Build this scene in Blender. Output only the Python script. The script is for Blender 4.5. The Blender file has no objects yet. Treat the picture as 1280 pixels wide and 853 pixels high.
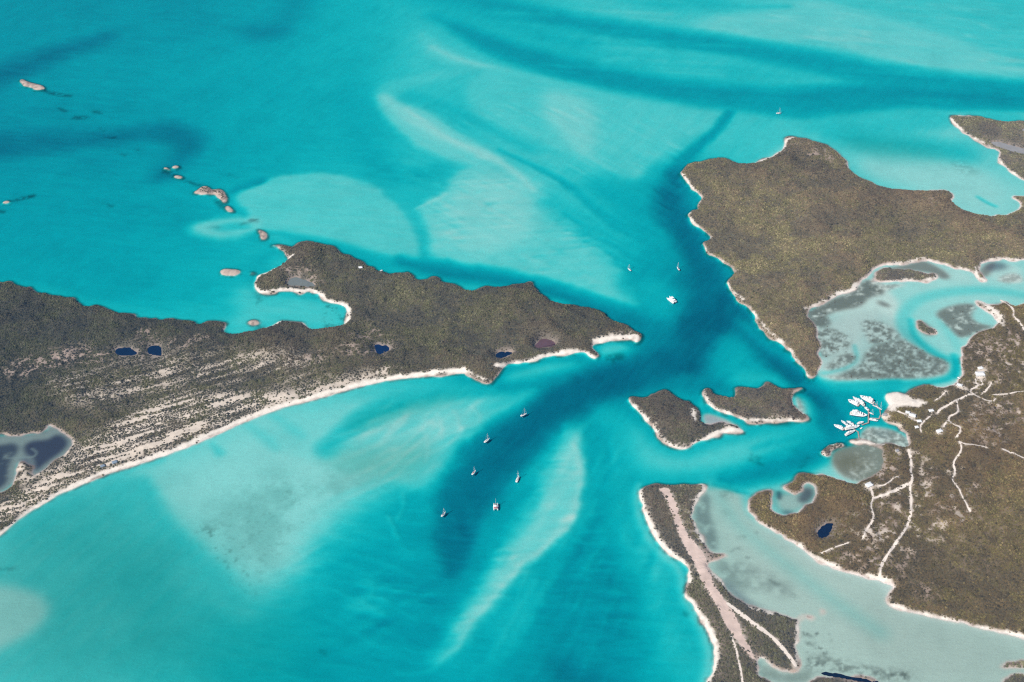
import bpy, bmesh, math, random
import numpy as np

# ------------------------------------------------------------------ camera
CAM_H = 2380.0                      # metres above the sea
PITCH = math.radians(42.0)          # looking down from a light aircraft
scene = bpy.context.scene
cam_data = bpy.data.cameras.new('aerial_camera')
cam_data.lens = 50.0
cam_data.sensor_width = 36.0
cam_data.clip_start = 10.0
cam_data.clip_end = 120000.0
cam = bpy.data.objects.new('aerial_camera', cam_data)
scene.collection.objects.link(cam)
cam.location = (0.0, 0.0, CAM_H)
cam.rotation_euler = (math.pi / 2 - PITCH, 0.0, 0.0)
scene.camera = cam

# ------------------------------------------------------------------ sky and sun
SUN_ELEV = math.radians(46.0)
SUN_AZ = math.radians(228.0)        # compass bearing of the sun, 0 = +Y: behind the camera and to the left
world = bpy.data.worlds.new('World')
scene.world = world
world.use_nodes = True
wn = world.node_tree.nodes
sky = wn.new('ShaderNodeTexSky')
sky.sky_type = 'NISHITA'
sky.sun_disc = False
sky.sun_elevation = SUN_ELEV
sky.sun_rotation = SUN_AZ
sky.altitude = 0.0
wn['Background'].inputs['Strength'].default_value = 0.055
world.node_tree.links.new(sky.outputs['Color'], wn['Background'].inputs['Color'])
sun_data = bpy.data.lights.new('sun', 'SUN')
sun_data.energy = 4.8
sun_data.angle = math.radians(0.5)
sun_data.color = (1.0, 0.965, 0.91)
sun = bpy.data.objects.new('sun', sun_data)
scene.collection.objects.link(sun)
sun.location = (0, -500, 3000)
sun.rotation_euler = (math.pi / 2 - SUN_ELEV, 0.0, math.pi - SUN_AZ)

scene.view_settings.view_transform = 'Standard'
scene.view_settings.look = 'None'
scene.view_settings.gamma = 1.0
scene.view_settings.exposure = 0.17
scene.view_settings.use_curve_mapping = False
scene.cycles.use_denoising = False
scene.cycles.pixel_filter_type = 'BLACKMAN_HARRIS'
scene.cycles.filter_width = 1.25
scene.cycles.max_bounces = 6
scene.cycles.diffuse_bounces = 2
scene.cycles.glossy_bounces = 2
scene.cycles.transparent_max_bounces = 12
scene.cycles.volume_bounces = 0
scene.cycles.sample_clamp_indirect = 8.0

COL = scene.collection
RNG = np.random.default_rng(7)
random.seed(7)

# ------------------------------------------------------------------ survey: map points were measured on a 1280 x 853 sheet
FPX = 50.0 / 36.0 * 1280.0
SP, CP = math.sin(PITCH), math.cos(PITCH)
def ground(px, py):
    """sheet point -> metres on the sea-level plane (z = 0)"""
    a = (np.asarray(px, float) - 640.0) / FPX
    b = -(np.asarray(py, float) - 426.5) / FPX
    dz = b * CP - SP
    t = CAM_H / -dz
    return a * t, (b * SP + CP) * t
def ground_points(pts):
    p = np.array([q[:2] for q in pts], float)
    x, y = ground(p[:, 0], p[:, 1])
    return np.stack([x, y], 1)
def sheet(x, y):
    """inverse of ground(), used only to spread the sounding table over the map"""
    fx = y * CP + CAM_H * SP
    up = y * SP - CAM_H * CP
    return 640.0 + x / fx * FPX, 426.5 - up / fx * FPX

# ------------------------------------------------------------------ map raster
CELL = 2.5
X0, X1, Y0, Y1 = -2350.0, 2350.0, 1330.0, 4800.0
NX, NY = int((X1 - X0) / CELL) + 1, int((Y1 - Y0) / CELL) + 1
GX = X0 + CELL * np.arange(NX)
GY = Y0 + CELL * np.arange(NY)
F32 = np.float32

def chaikin(p, n, closed):
    p = np.asarray(p, float)
    for _ in range(n):
        if closed:
            q = np.roll(p, -1, 0)
            p = np.stack([p * .75 + q * .25, p * .25 + q * .75], 1).reshape(-1, 2)
        else:
            q = np.stack([p[:-1] * .75 + p[1:] * .25, p[:-1] * .25 + p[1:] * .75], 1).reshape(-1, 2)
            p = np.vstack([p[:1], q, p[-1:]])
    return p

def box1(a, r, axis):
    if r < 1:
        return a
    pad = [(0, 0), (0, 0)]
    pad[axis] = (r + 1, r)
    c = np.cumsum(np.pad(a, pad, mode='edge'), axis=axis, dtype=np.float64)
    n = a.shape[axis]
    hi = np.take(c, np.arange(2 * r + 1, 2 * r + 1 + n), axis)
    lo = np.take(c, np.arange(0, n), axis)
    return ((hi - lo) / (2 * r + 1)).astype(F32)

def blur(a, metres):
    r = int(round(metres / CELL * 0.95))
    if r < 1:
        return a
    for ax in (0, 1):
        for _ in range(2):
            a = box1(a, r, ax)
    return a

def crop(w, margin):
    i0 = int(np.clip((w[:, 0].min() - margin - X0) / CELL, 0, NX - 1))
    i1 = int(np.clip((w[:, 0].max() + margin - X0) / CELL + 2, 1, NX))
    j0 = int(np.clip((w[:, 1].min() - margin - Y0) / CELL, 0, NY - 1))
    j1 = int(np.clip((w[:, 1].max() + margin - Y0) / CELL + 2, 1, NY))
    return slice(j0, j1), slice(i0, i1)

def fill(w, sl):
    """anti-aliased scan-line fill of world polygon w inside the raster window"""
    ys, xs = GY[sl[0]], GX[sl[1]]
    out = np.zeros((len(ys), len(xs)), F32)
    xa, ya = w[:, 0], w[:, 1]
    xb, yb = np.roll(xa, -1), np.roll(ya, -1)
    for sub in (-0.25, 0.25):
        for j, y in enumerate(ys):
            y = y + sub * CELL
            m = (ya > y) != (yb > y)
            if not m.any():
                continue
            c = np.sort(xa[m] + (y - ya[m]) / (yb[m] - ya[m]) * (xb[m] - xa[m]))
            for k in range(0, len(c) - 1, 2):
                cov = np.clip(np.minimum(xs + CELL / 2, c[k + 1]) - np.maximum(xs - CELL / 2, c[k]), 0, CELL) / CELL
                out[j] += cov.astype(F32) * 0.5
    return np.minimum(out, 1)

def poly_mask(pts, soft, smooth=2):
    w = ground_points(pts)
    if smooth:
        w = chaikin(w, smooth, True)
    sl = crop(w, soft * 3 + 10)
    return blur(fill(w, sl), soft), sl

def paint(field, pts, value, soft=10.0, strength=1.0, smooth=2, noise=None):
    m, sl = poly_mask(pts, soft, smooth)
    m = m * strength
    if noise is not None:
        m = m * noise[sl]
    field[sl] = field[sl] * (1 - m) + value * m

def stroke_mask(pts, soft):
    """pts: (px, py, half width in metres)"""
    w = ground_points(pts)
    r = np.array([q[2] for q in pts], float)
    c = chaikin(np.column_stack([w, ]), 2, False)
    rr = chaikin(np.column_stack([r, r]), 2, False)[:, 0]
    sl = crop(c, rr.max() + soft * 2 + 6)
    yy, xx = np.meshgrid(GY[sl[0]], GX[sl[1]], indexing='ij')
    best = np.full(xx.shape, 1e9, F32)
    for k in range(len(c) - 1):
        a, b = c[k], c[k + 1]
        d = b - a
        L2 = max(d @ d, 1e-6)
        t = np.clip(((xx - a[0]) * d[0] + (yy - a[1]) * d[1]) / L2, 0, 1)
        dist = np.hypot(xx - a[0] - t * d[0], yy - a[1] - t * d[1]) - (rr[k] + (rr[k + 1] - rr[k]) * t)
        best = np.minimum(best, dist.astype(F32))
    s = np.clip(0.5 - best / (2 * soft), 0, 1)
    return s * s * (3 - 2 * s), sl

def stroke(field, pts, value, soft=10.0, strength=1.0, noise=None):
    m, sl = stroke_mask(pts, soft)
    m = m * strength
    if noise is not None:
        m = m * noise[sl]
    field[sl] = field[sl] * (1 - m) + value * m

def value_noise(sx, sy, seed, angle=0.0):
    """smooth lattice noise, -1..1, over the whole raster; sx, sy = feature size in metres"""
    r = np.random.default_rng(seed)
    if angle == 0.0:
        nx, ny = int((X1 - X0) / sx) + 3, int((Y1 - Y0) / sy) + 3
        lat = r.uniform(-1, 1, (ny, nx)).astype(F32)
        def axis(g, g0, s):
            f = (g - g0) / s
            i = f.astype(int); t = (f - i).astype(F32)
            return i, t * t * (3 - 2 * t)
        iy, ty = axis(GY, Y0, sy)
        ix, tx = axis(GX, X0, sx)
        row = lat[iy] * (1 - ty)[:, None] + lat[iy + 1] * ty[:, None]
        return row[:, ix] * (1 - tx) + row[:, ix + 1] * tx
    ca, sa = math.cos(angle), math.sin(angle)
    xx = (GX - X0).astype(F32)[None, :]; yy = (GY - Y0).astype(F32)[:, None]
    u = (xx * ca + yy * sa) / sx + 4000.0
    v = (-xx * sa + yy * ca) / sy + 4000.0
    lat = r.uniform(-1, 1, (1024, 1024)).astype(F32)
    iu, iv = u.astype(np.int32), v.astype(np.int32)
    tu, tv = u - iu, v - iv
    tu = tu * tu * (3 - 2 * tu); tv = tv * tv * (3 - 2 * tv)
    iu &= 1023; iv &= 1023
    iu1, iv1 = (iu + 1) & 1023, (iv + 1) & 1023
    return (lat[iv, iu] * (1 - tu) + lat[iv, iu1] * tu) * (1 - tv) + (lat[iv1, iu] * (1 - tu) + lat[iv1, iu1] * tu) * tv

def fbm(s, seed, octaves=4, gain=0.55, sy=None, angle=0.0):
    sy = sy or s
    out, amp, tot = 0, 1.0, 0.0
    for k in range(octaves):
        out = out + amp * value_noise(s / 2 ** k, sy / 2 ** k, seed * 17 + k, angle if k % 2 == 0 or angle else 0.0)
        tot += amp; amp *= gain
    return (out / tot * 1.6).astype(F32)

def sstep(a, lo, hi):
    t = np.clip((a - lo) / (hi - lo), 0, 1)
    return t * t * (3 - 2 * t)

def sample(field, x, y):
    fx = np.clip((np.asarray(x) - X0) / CELL, 0, NX - 1.001)
    fy = np.clip((np.asarray(y) - Y0) / CELL, 0, NY - 1.001)
    i, j = fx.astype(int), fy.astype(int)
    tx, ty = fx - i, fy - j
    return (field[j, i] * (1 - tx) + field[j, i + 1] * tx) * (1 - ty) + (field[j + 1, i] * (1 - tx) + field[j + 1, i + 1] * tx) * ty

# ------------------------------------------------------------------ coastlines (sheet coordinates)
LAND = {
'west': [(0,354),(9,350),(16,351),(21,358),(34,360),(37,364),(51,367),(69,372),(78,373),(87,372),(94,377),(108,384),(120,383),(133,385),(142,392),(167,392),(175,398),(181,401),(198,401),(216,397),(231,399),(241,403),(246,407),(253,406),(262,403),(278,402),(281,405),(280,413),(288,418),(299,419.5),(312,416),(325,411),(340,408.5),(349,403.5),(360,402),(377,401.5),(381,406),(387,411),(397,413),(409,413),(427,410.5),(434.5,403.5),(436,395),(435,388),(430.6,381.6),(421,380),(410,379),(405.6,375),(401,370),(393,364.4),(385,362),(381,366),(374,366),(365,363),(355.6,363),(348,364),(340,367),(333,369),(325,367.5),(317,360),(316,355),(320,349),(319.5,345),(330,342.5),(345,336),(356,330),(363,325),(362.5,322),(356,318),(348,312),(341,307),(344,305),(350,305),(358,308),(366,310),(369,306.5),(376.6,302),(384,302),(390,304),(399,305),(405,308),(418,308),(427.5,313.6),(435,320),(446,324.5),(455.6,328),(468,336),(471,340),(478,342),(496,341),(510,340),(516.5,347),(524,352),(529,350),(537,346.5),(546.5,346.5),(556,352),(571.5,356),(579,362),(598,364),(604,360.6),(620,359),(640,358),(648,354.4),(659,353),(667,356),(671.5,362),(678,368.4),(684,376),(690,380),(701,382),(720,382.6),(743,386),(753,391),(764,398),(773,404.5),(789,409),(798,415.5),(800,421),(797,428),(793,429),(787,426),(782,424),(770,425),(754,428),(743,430),(742.6,436.6),(743.4,441),(746.5,447),(746,451.4),(740,450.6),(735.6,446.7),(728,442),(717,443),(704,444),(687,446),(675,448),(674,451.4),(660.6,453.7),(646.5,454.5),(632.5,457.6),(623,460),(626,466),(624.7,472.5),(620,478.5),(614,479.7),(603,476.6),(590,472),(581,466.4),(570,467),(554,471),(539,469.5),(520,472),(498,473.4),(479,477),(464,479.7),(443,485),(429,489),(420,492),(404,496),(382.5,502.5),(360.6,507),(345,512.7),(329,518),(307.5,526.7),(287,535),(267,544.7),(246.6,554),(220,565),(200,571),(181,578),(156,586.4),(133,592),(117,599.7),(98.4,607.5),(78,615),(62.5,624.7),(47,634),(31,643.4),(20,651),(0,670),(-40,700),(-160,770),(-400,800),(-500,600),(-480,380),(-200,340),(-60,352)],
'north_east': [(850,216),(852.5,211.6),(857,208.4),(861,203),(871,202),(888.5,202),(893,199),(902.5,197.5),(912,199),(921,204),(934,206),(949,202),(963.5,197),(973,191),(979,183.4),(980.6,176),(985,172.5),(996,172.5),(1015,175.6),(1029,179),(1042,186),(1053,195),(1056,205),(1061.6,212),(1074,221),(1090,228),(1100.6,233.7),(1122.5,237),(1144,238.4),(1167.5,238),(1175,236),(1181.6,238.6),(1192,246),(1189,252),(1194,259),(1207,267),(1234,270.5),(1258,268),(1272,264),(1278,258),(1272,252),(1264,246),(1272,244),(1290,247),(1420,232),(1520,260),(1500,330),(1300,328),(1280,325),(1267.5,327.5),(1260,325),(1245.6,323),(1233,325),(1225,331),(1220,337),(1224,344.7),(1232,349),(1231,353),(1221,351),(1217,344.7),(1213,339),(1199,335),(1186,331),(1167.5,327.5),(1160,323.6),(1151,322.5),(1147,326.7),(1130,330),(1113,331),(1100,333.7),(1091,337),(1088.6,344.7),(1083,348),(1074,351),(1069,358),(1064,364),(1055,368),(1045.6,369),(1035,376.4),(1020.6,382),(1008,386),(1006,392),(1009,400),(1018,410),(1020,422),(1023.4,435),(1028,446),(1023.4,453.7),(1020,460),(1019.5,468),(1018.7,475.5),(1015.6,477),(1009,471.7),(1008,463),(1000,455),(993.7,446),(990.6,437),(979.7,432.6),(967,425.6),(958,416),(948.4,407),(944.5,400.6),(945,393.6),(937.5,383.4),(931,378),(917.5,371),(910,361.6),(907,352),(911.6,346),(922.5,340.5),(911.6,332.7),(897.5,325),(886.6,318.6),(879.5,308.4),(882.7,303),(889.7,298),(882,293.6),(877,287),(869,281),(863,276),(862,266),(865,263),(874,261.6),(873.6,253.7),(876.7,247.5),(873,239.7),(863.4,235),(863.4,228.7),(854,221.7)],
'corner': [(1192.5,143),(1216,145),(1230,146.4),(1244,152),(1256.6,154),(1272,153.4),(1280,150),(1320,146),(1480,165),(1480,235),(1320,232),(1280,224),(1274,222),(1263,216),(1250,206.6),(1247,199),(1248,190),(1239,184),(1225,178.4),(1213,171.4),(1200,163.6),(1194,155),(1188.6,149.5)],
'sand_cay': [(1089.4,355),(1095.6,350),(1097,344),(1103,338.4),(1122,335.5),(1145.6,338.4),(1161,341.6),(1172,342),(1174.5,345.5),(1169,350),(1155,352.5),(1139,351.7),(1120.6,351.5),(1103,354)],
'strait_west': [(785,500),(789,497),(809,496.5),(815,490.6),(824.7,487.5),(835.6,488),(845,494.5),(857.5,501),(867,508),(873,513),(871.6,519),(872,530),(879,533),(889,531),(901,528),(914,529),(928,534),(931,538),(917,540),(900,542),(885.6,547.6),(870,554),(867,559),(857.5,563),(845,561),(832.5,554.7),(821.6,543.7),(815,534),(806,523.4),(799.7,515.6),(790,508)],
'strait_east': [(880,490.6),(882.5,485),(888,483.6),(892,489),(893.4,494.5),(901,495.6),(912,495),(918.7,494),(919.7,485),(929,482),(940,485),(948,486.7),(956,481),(963.7,479),(973,482),(985.6,486.7),(998,486.7),(1003,483.6),(1006,486.7),(999.7,490),(992,492),(990,500),(992,511),(1004,518.7),(1010,526.6),(1001,527.3),(979,526.6),(954,526.6),(938.7,528),(928,526.6),(917,520),(901,512.5),(890,511),(885.6,503),(881,495)],
'airstrip': [(800,620),(803,612),(811,607),(824,608.7),(842.5,606),(861,605),(874,603),(881.6,607),(883,612),(875,619.7),(867.5,630.6),(866,643),(867.5,655.6),(873.7,666.6),(880,680.6),(884.7,690),(894,690.5),(906,692),(908,695.5),(898.7,699),(889,705.6),(888,712),(891,718),(899,726),(909,738.6),(917,749),(931.5,759),(947.6,761),(965.6,768),(983.5,773.5),(999.6,773),(1003,769.5),(1016.7,770.5),(1016,773.5),(1002,775),(998,782.5),(997,800.4),(998,822),(996,837),(983.5,837.5),(967,835),(956.6,828),(947.6,822),(943,832),(950,846),(962,856),(1010,858),(1022,842),(1037,840),(1062,846),(1087,849),(1100,856),(1150,940),(1150,1010),(880,1010),(872,880),(885,852.5),(892,838),(895.6,822),(894,807.6),(888.4,791.5),(879.5,775),(870.5,761),(861.5,752),(854,747.5),(856,738.6),(864,734),(861.5,727),(860,714),(858,708),(850,701),(834.7,690),(822,677.5),(813,662),(806.6,644.7),(802,630.6)],
'south_east': [(1280,797),(1258,791.6),(1236,788),(1208,779.5),(1175,773),(1140,765),(1118,761),(1109,755.5),(1110.5,748),(1116,739),(1119,731.4),(1114,728),(1096,724),(1083,720.5),(1061,716),(1044,708.4),(1024,703),(1012,692),(997.5,682),(980,670),(964.7,662),(947.5,656),(943,650),(934,639.7),(932,633.4),(936.6,624),(949,615.5),(961.6,610),(968,611.6),(969.5,617),(966,625.6),(966,640),(979,644),(991,640.5),(1000.6,641),(1011.6,632.7),(1021,621),(1018.6,607),(1010,600.6),(1004,605),(1000.6,614.7),(994,618),(983,613),(977,608.4),(988,600.6),(997.5,594),(1010,590.5),(1027,591),(1035,595),(1050.6,601.4),(1063,604.5),(1074,602),(1086.6,600.6),(1096,588),(1105,579),(1104,568),(1105,558.5),(1092,557),(1070,556.5),(1063,552.5),(1073,549),(1081,551.5),(1106,555),(1118,555),(1130,560),(1137,560),(1138,553),(1132,546),(1125,538),(1114,530),(1102,523.5),(1101,518.5),(1111,516),(1111,508),(1106.5,500),(1103.4,493.5),(1116,491),(1127,491),(1133,497),(1139,498),(1140,489),(1145.6,484.7),(1161,484),(1174,486),(1189,482),(1197,475),(1199.5,470.6),(1200,461),(1201,450),(1203,442.5),(1203,433),(1213,425),(1220.6,419),(1236,413.6),(1248,410),(1252,405),(1250,399),(1241,392.5),(1231,385),(1220.6,378),(1222,375),(1233,379.5),(1243,384),(1250,380.5),(1249,375.5),(1253,374.5),(1263,383),(1272,382),(1280,380.6),(1330,378),(1560,400),(1560,850),(1400,830)],
'lagoon_islet': [(1023.4,563.7),(1028,560),(1037.5,554.4),(1054.7,555),(1058.6,560),(1047,561),(1037,565),(1037,570),(1035,574.7),(1029.7,571.6)],
'mangrove_islet': [(1145,405),(1149,400),(1158,404),(1168,413),(1169.5,418),(1163,422),(1154,418),(1147,411)],
'rock_long': [(22.6,99.5),(26,99),(37.5,103.5),(51.5,106.5),(55.5,109),(54,112.5),(39,110),(28,105.5)],
'rock_a': [(203.5,209.5),(208,208.5),(214.6,212.4),(212,214.4)],
'rock_b': [(215.4,209.5),(224.6,206.8),(224,210.2),(217.5,211.4)],
'rock_d': [(215.6,221),(219,218.8),(231.5,222),(220.6,223.4)],
'rock_bow': [(240,241.6),(249,237.6),(253.4,233.7),(258,234.5),(264,238.6),(273.7,236.6),(280,241),(284.7,249.5),(281.6,253.4),(277,249.6),(270.6,243),(263,241.6),(256.6,241.4),(247,242.2)],
'rock_knob': [(281.4,258.7),(286,257.6),(291,261.6),(288.4,266.4),(282,263)],
'rock_split': [(321,288),(328.4,288.6),(331.4,292.6),(334.6,298),(330,300),(326.6,293.6)],
'rock_oval': [(274.6,340.4),(278,336.4),(294,336.8),(302,339.4),(298.4,342.9),(278,344)],
'rock_dot': [(311.4,340.6),(316,339.2),(319.8,342.2),(314,343.6)],
'rock_bay': [(309,402.6),(315.6,399.6),(325,402.2),(324.4,406),(317,406.6),(311.4,404.6)],
'rock_speck': [(4,254),(8,251),(14,252),(10,255)],
'ring_islet': [(1023.6,767.4),(1028,763.4),(1033.4,766.2),(1028.6,770.4)],
'edge_islet': [(1247,831),(1262.5,825.5),(1283,823.5),(1320,828),(1310,836),(1280,834.6),(1257,834.4)],
'edge_islet_low': [(1247,849),(1262,843.6),(1281,841.6),(1330,845),(1330,868),(1260,866)],
}
LAND_LABEL = {
'west': 'long scrub covered island with a pale beach along its lower shore, left side',
'north_east': 'large brown green island with pale rock rim at the upper right',
'corner': 'scrubby headland cut off by the right edge near the top',
'sand_cay': 'thin sandy cay lying between the big upper island and the lagoon',
'strait_west': 'pear shaped scrub islet with sandy tail in the middle of the strait',
'strait_east': 'blocky scrub islet with hooked tip just above the sandy tail islet',
'airstrip': 'narrow scrub peninsula carrying the pink dirt airstrip',
'south_east': 'big right hand island with the marina, dirt roads and lagoon',
'lagoon_islet': 'small hooked rocky islet below the moored yachts',
'mangrove_islet': 'small oval mangrove islet alone in the turquoise creek',
'rock_long': 'bare pink rock stack farthest up at the left, long and thin',
'rock_a': 'left slab of the three small bare rocks in the cluster',
'rock_b': 'upper right slab of the three small bare rocks in the cluster',
'rock_d': 'lowest slab of the three small bare rocks in the cluster',
'rock_bow': 'bow shaped bare rock islet with a little scrub on top',
'rock_knob': 'round bare rock just below the bow shaped rock islet',
'rock_split': 'small pink rock between the sand spit and the island point',
'rock_oval': 'oval bare rock off the small beach of the left island',
'rock_dot': 'tiny rock between the oval rock and the beach',
'rock_bay': 'low rock at the mouth of the round sandy bay',
'rock_speck': 'speck of rock with dark reef at the left edge',
'ring_islet': 'tiny dark ring of mangrove off the peninsula in the pale lagoon',
'edge_islet': 'upper of two low brown islets at the right edge of the pale lagoon',
'edge_islet_low': 'lower of two low brown islets at the bottom right corner',
}
ORDER = list(LAND)

land = np.zeros((NY, NX), F32)
ident = np.full((NY, NX), -1, np.int16)
score = np.zeros((NY, NX), F32)
stacks = np.zeros((NY, NX), F32)
for n, key in enumerate(ORDER):
    small = key.startswith(('rock', 'ring'))
    w = chaikin(ground_points(LAND[key]), 1, True)
    sl = crop(w, 70)
    m = fill(w, sl)
    land[sl] = np.maximum(land[sl], m)
    if small: stacks[sl] = np.maximum(stacks[sl], m)
    mb = blur(m, 22)                       # who owns the water's edge
    take = mb > score[sl]
    ident[sl] = np.where(take, n, ident[sl])
    score[sl] = np.maximum(score[sl], mb)
# the back lagoon of the left island is open to the tide
LAGOON = [(-60,542),(0,545),(20,544),(39,543),(50,541),(62,537),(55,533),(70,533),(83,539.5),(92,548),(94,556),(87.5,564),(78,571.6),(65.6,581),(55,589),(44,596.6),(38,595),(36,585.6),(31,579),(26.6,576),(22,579),(20,587),(20,598),(14,607.5),(0,617),(-60,640),(-160,620),(-160,545)]
m, sl = poly_mask(LAGOON, 0, 1)
land[sl] *= 1 - m

# a ragged waterline: shift the survey by a few metres of noise, except along the long open beaches
calm = np.zeros((NY, NX), F32)
stroke(calm, [(0,668,30),(98,606,30),(220,563,30),(307,525,30),(420,490,30),(540,470,30)], 1.0, 20)
stroke(calm, [(1110,758,25),(1180,775,25),(1300,800,25)], 1.0, 20)
wob = (1 - .8 * calm)
jx_ = (7.0 * fbm(42, 71, 2) + 4.5 * fbm(15, 72, 2)) * wob; jy_ = (7.0 * fbm(40, 73, 2) + 4.5 * fbm(14, 74, 2)) * wob
jj, ii = np.meshgrid(np.arange(NY), np.arange(NX), indexing='ij')
ii = np.clip(np.round(ii + jx_ / CELL), 0, NX - 1).astype(np.int32); jj = np.clip(np.round(jj + jy_ / CELL), 0, NY - 1).astype(np.int32)
land = np.maximum(land[jj, ii], stacks)
near = blur(land, 4.0)
s = (near - 0.5) * 2                      # -1 open water .. 0 shoreline .. 1 inland
s = s + 0.30 * fbm(14, 3, 3) * (1 - s * s)
shore8 = blur(land, 9.0)
inland = blur(land, 45.0)
isl = {k: n for n, k in enumerate(ORDER)}
small_rock = np.isin(ident, [isl[k] for k in ORDER if k.startswith('rock')])
edge_islets = np.isin(ident, [isl['edge_islet'], isl['edge_islet_low'], isl['ring_islet'], isl['mangrove_islet']])

# ------------------------------------------------------------------ soundings
TX = np.linspace(0, 1280, 13); TY = np.linspace(0, 853, 11)
SOUND = np.array([
 [8.5,8.5,8.5,7.2,4.8,3.2,3.0,2.6,3.0,2.0,2.2,2.2,3.0],
 [9.0,7.5,7.0,6.0,4.4,2.4,2.4,2.6,2.8,2.4,1.8,1.5,1.7],
 [9.0,8.5,8.0,6.0,4.6,3.4,2.2,1.8,2.2,2.0,1.5,1.2,1.5],
 [7.2,7.0,6.0,4.2,3.2,3.6,1.8,2.8,7.5,3.0,1.6,0.8,0.8],
 [5.6,5.6,5.2,4.2,4.0,3.8,2.2,3.4,9.0,4.0,.6,.5,.6],
 [4.0,4.0,3.0,2.2,2.0,3.4,4.6,5.5,10.,6.5,.6,.6,.6],
 [1.5,1.5,1.4,0.9,1.4,2.8,8.0,8.0,5.0,4.6,6.0,.5,.5],
 [1.5,1.6,1.1,0.9,1.6,5.0,6.8,5.2,3.4,1.0,.5,.5,.5],
 [1.5,1.7,1.9,1.8,4.6,6.2,6.6,6.2,3.0,.3,.3,.25,.25],
 [1.6,1.6,2.0,3.2,5.6,6.8,6.8,8.4,4.4,.25,.2,.2,.2],
 [1.6,1.8,2.4,4.0,6.0,6.6,6.4,9.0,4.0,.25,.2,.2,.2]], F32)
q = 4                                      # spread the table on a coarser raster, then refine
cx, cy = np.meshgrid(GX[::q], GY[::q])
spx, spy = sheet(cx, cy)
fx = np.clip(spx / 1280 * 12, 0, 11.999); fy = np.clip(spy / 853 * 10, 0, 9.999)
i, j = fx.astype(int), fy.astype(int)
tx, ty = fx - i, fy - j
tx = tx * tx * (3 - 2 * tx); ty = ty * ty * (3 - 2 * ty)
co = (SOUND[j, i] * (1 - tx) + SOUND[j, i + 1] * tx) * (1 - ty) + (SOUND[j + 1, i] * (1 - tx) + SOUND[j + 1, i + 1] * tx) * ty
SCALE_Y = np.interp(cy[:, 0], [2400, 3000, 4500], [1.0, .80, .66])[:, None]
co = co * SCALE_Y
depth = np.repeat(np.repeat(co, q, 0), q, 1)[:NY, :NX].astype(F32)
depth = blur(depth, 40)
n200 = fbm(260, 11, 5)
n60 = fbm(70, 12, 4)
depth *= 1 + 0.10 * n200

# ------------------------------------------------------------------ channels and shoals
def shoal(pts, d, soft, strength=1.0, smooth=2): paint(depth, pts, d, soft, strength, smooth)
def channel(pts, d, soft, strength=1.0): stroke(depth, pts, d, soft, strength)

# upper left: darker deeps
channel([(-60,120,60),(20,85,60),(70,65,45),(130,45,25)], 11, 60, .75)
channel([(-60,190,80),(60,175,60),(150,168,30),(215,160,45),(248,172,45),(225,200,25),(205,218,25)], 10.5, 45, .8)
channel([(320,40,40),(345,38,30)], 9.5, 60, .6)
channel([(340,40,30),(380,-10,60)], 8, 90, .5)
# spit and shoal off the left island
shoal([(285,292),(320,270),(290,250),(300,238),(325,228),(370,214),(420,216),(460,226),(492,250),(516,275),(528,300),(530,325),(500,322),(450,312),(400,296),(340,286)], 1.15, 9, .95)
shoal([(232,285),(250,274),(300,268),(330,273),(326,290),(300,298),(262,300),(240,295)], .75, 12, .95)
shoal([(262,285),(290,279),(318,279),(320,285),(290,289)], 3.2, 12, .7)
channel([(480,335,20),(430,315,25),(385,305,10)], 4.6, 40, .8)
channel([(292,240,6),(310,232,12),(330,225,10)], 7.5, 18, .7)
shoal([(330,292),(345,290),(366,300),(370,306),(356,304)], 1.6, 14, .9)
shoal([(280,325),(320,310),(336,302),(330,312),(295,325)], 2.6, 14, .7)
shoal([(290,360),(316,352),(330,372),(380,370),(430,385),(432,405),(390,408),(345,398),(325,405),(300,412),(282,408),(300,390),(285,375)], 1.5, 20, .9)
shoal([(330,330),(345,325),(358,318),(362,326),(345,334)], 1.6, 14, .8)
shoal([(222,385),(250,380),(275,383),(260,390),(235,390)], 2.6, 14, .6)
stroke(depth, [(-20,352,18),(60,362,18),(110,378,18),(180,395,18),(240,398,18)], 2.6, 30, .7)
# upper middle: S shaped sand ridges and the great fan
channel([(440,120,40),(455,200,50),(500,225,30),(540,215,20)], 4.6, 70, .7)
shoal([(520,34),(534,40),(556,54),(592,74),(612,80),(645,90),(612,92),(575,86),(545,78),(526,62)], 1.2, 16, .9)
stroke(depth, [(540,58,10),(566,72,14),(592,79,14),(616,84,12),(650,93,8)], .7, 20, .85)
shoal([(612,82),(660,90),(702,97),(759,117),(815,127),(871,134),(904,140),(892,158),(850,180),(818,210),(796,228),(772,218),(742,198),(702,186),(672,171),(627,158),(597,146),(575,120),(590,95)], 1.25, 14, .9)
shoal([(680,108),(735,122),(748,140),(746,180),(738,202),(716,188),(694,165),(676,135)], .7, 20, .8)
channel([(512,118,14),(545,128,18),(585,148,18),(630,168,14),(670,190,14)], 2.9, 26, .75)
shoal([(468,120),(474,108),(490,99),(520,94),(566,84),(600,88),(560,98),(520,108),(497,116),(492,128),(480,136)], 1.3, 12, .8)
shoal([(469,118),(480,114),(496,124),(510,129),(540,140),(566,160),(598,176),(622,192),(642,208),(610,210),(586,208),(562,200),(526,186),(496,164),(476,146)], .98, 11, .95)
stroke(depth, [(482,122,14),(505,144,24),(545,168,26),(585,186,22),(622,200,14)], .72, 20, .85)
stroke(depth, [(508,136,10),(530,153,14),(562,174,14),(595,187,12),(625,200,9)], .48, 18, .7)
shoal([(586,206),(562,224),(557,240),(520,261),(531,274),(536,300),(542,322),(571,331),(609,338),(665,346),(721,357),(778,380),(800,384),(790,350),(760,320),(732,290),(702,262),(672,230),(642,206),(615,196)], 1.1, 8, .95)
shoal([(580,215),(640,215),(668,240),(676,280),(650,310),(590,320),(550,310),(540,280),(562,245)], .62, 30, .8)
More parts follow.
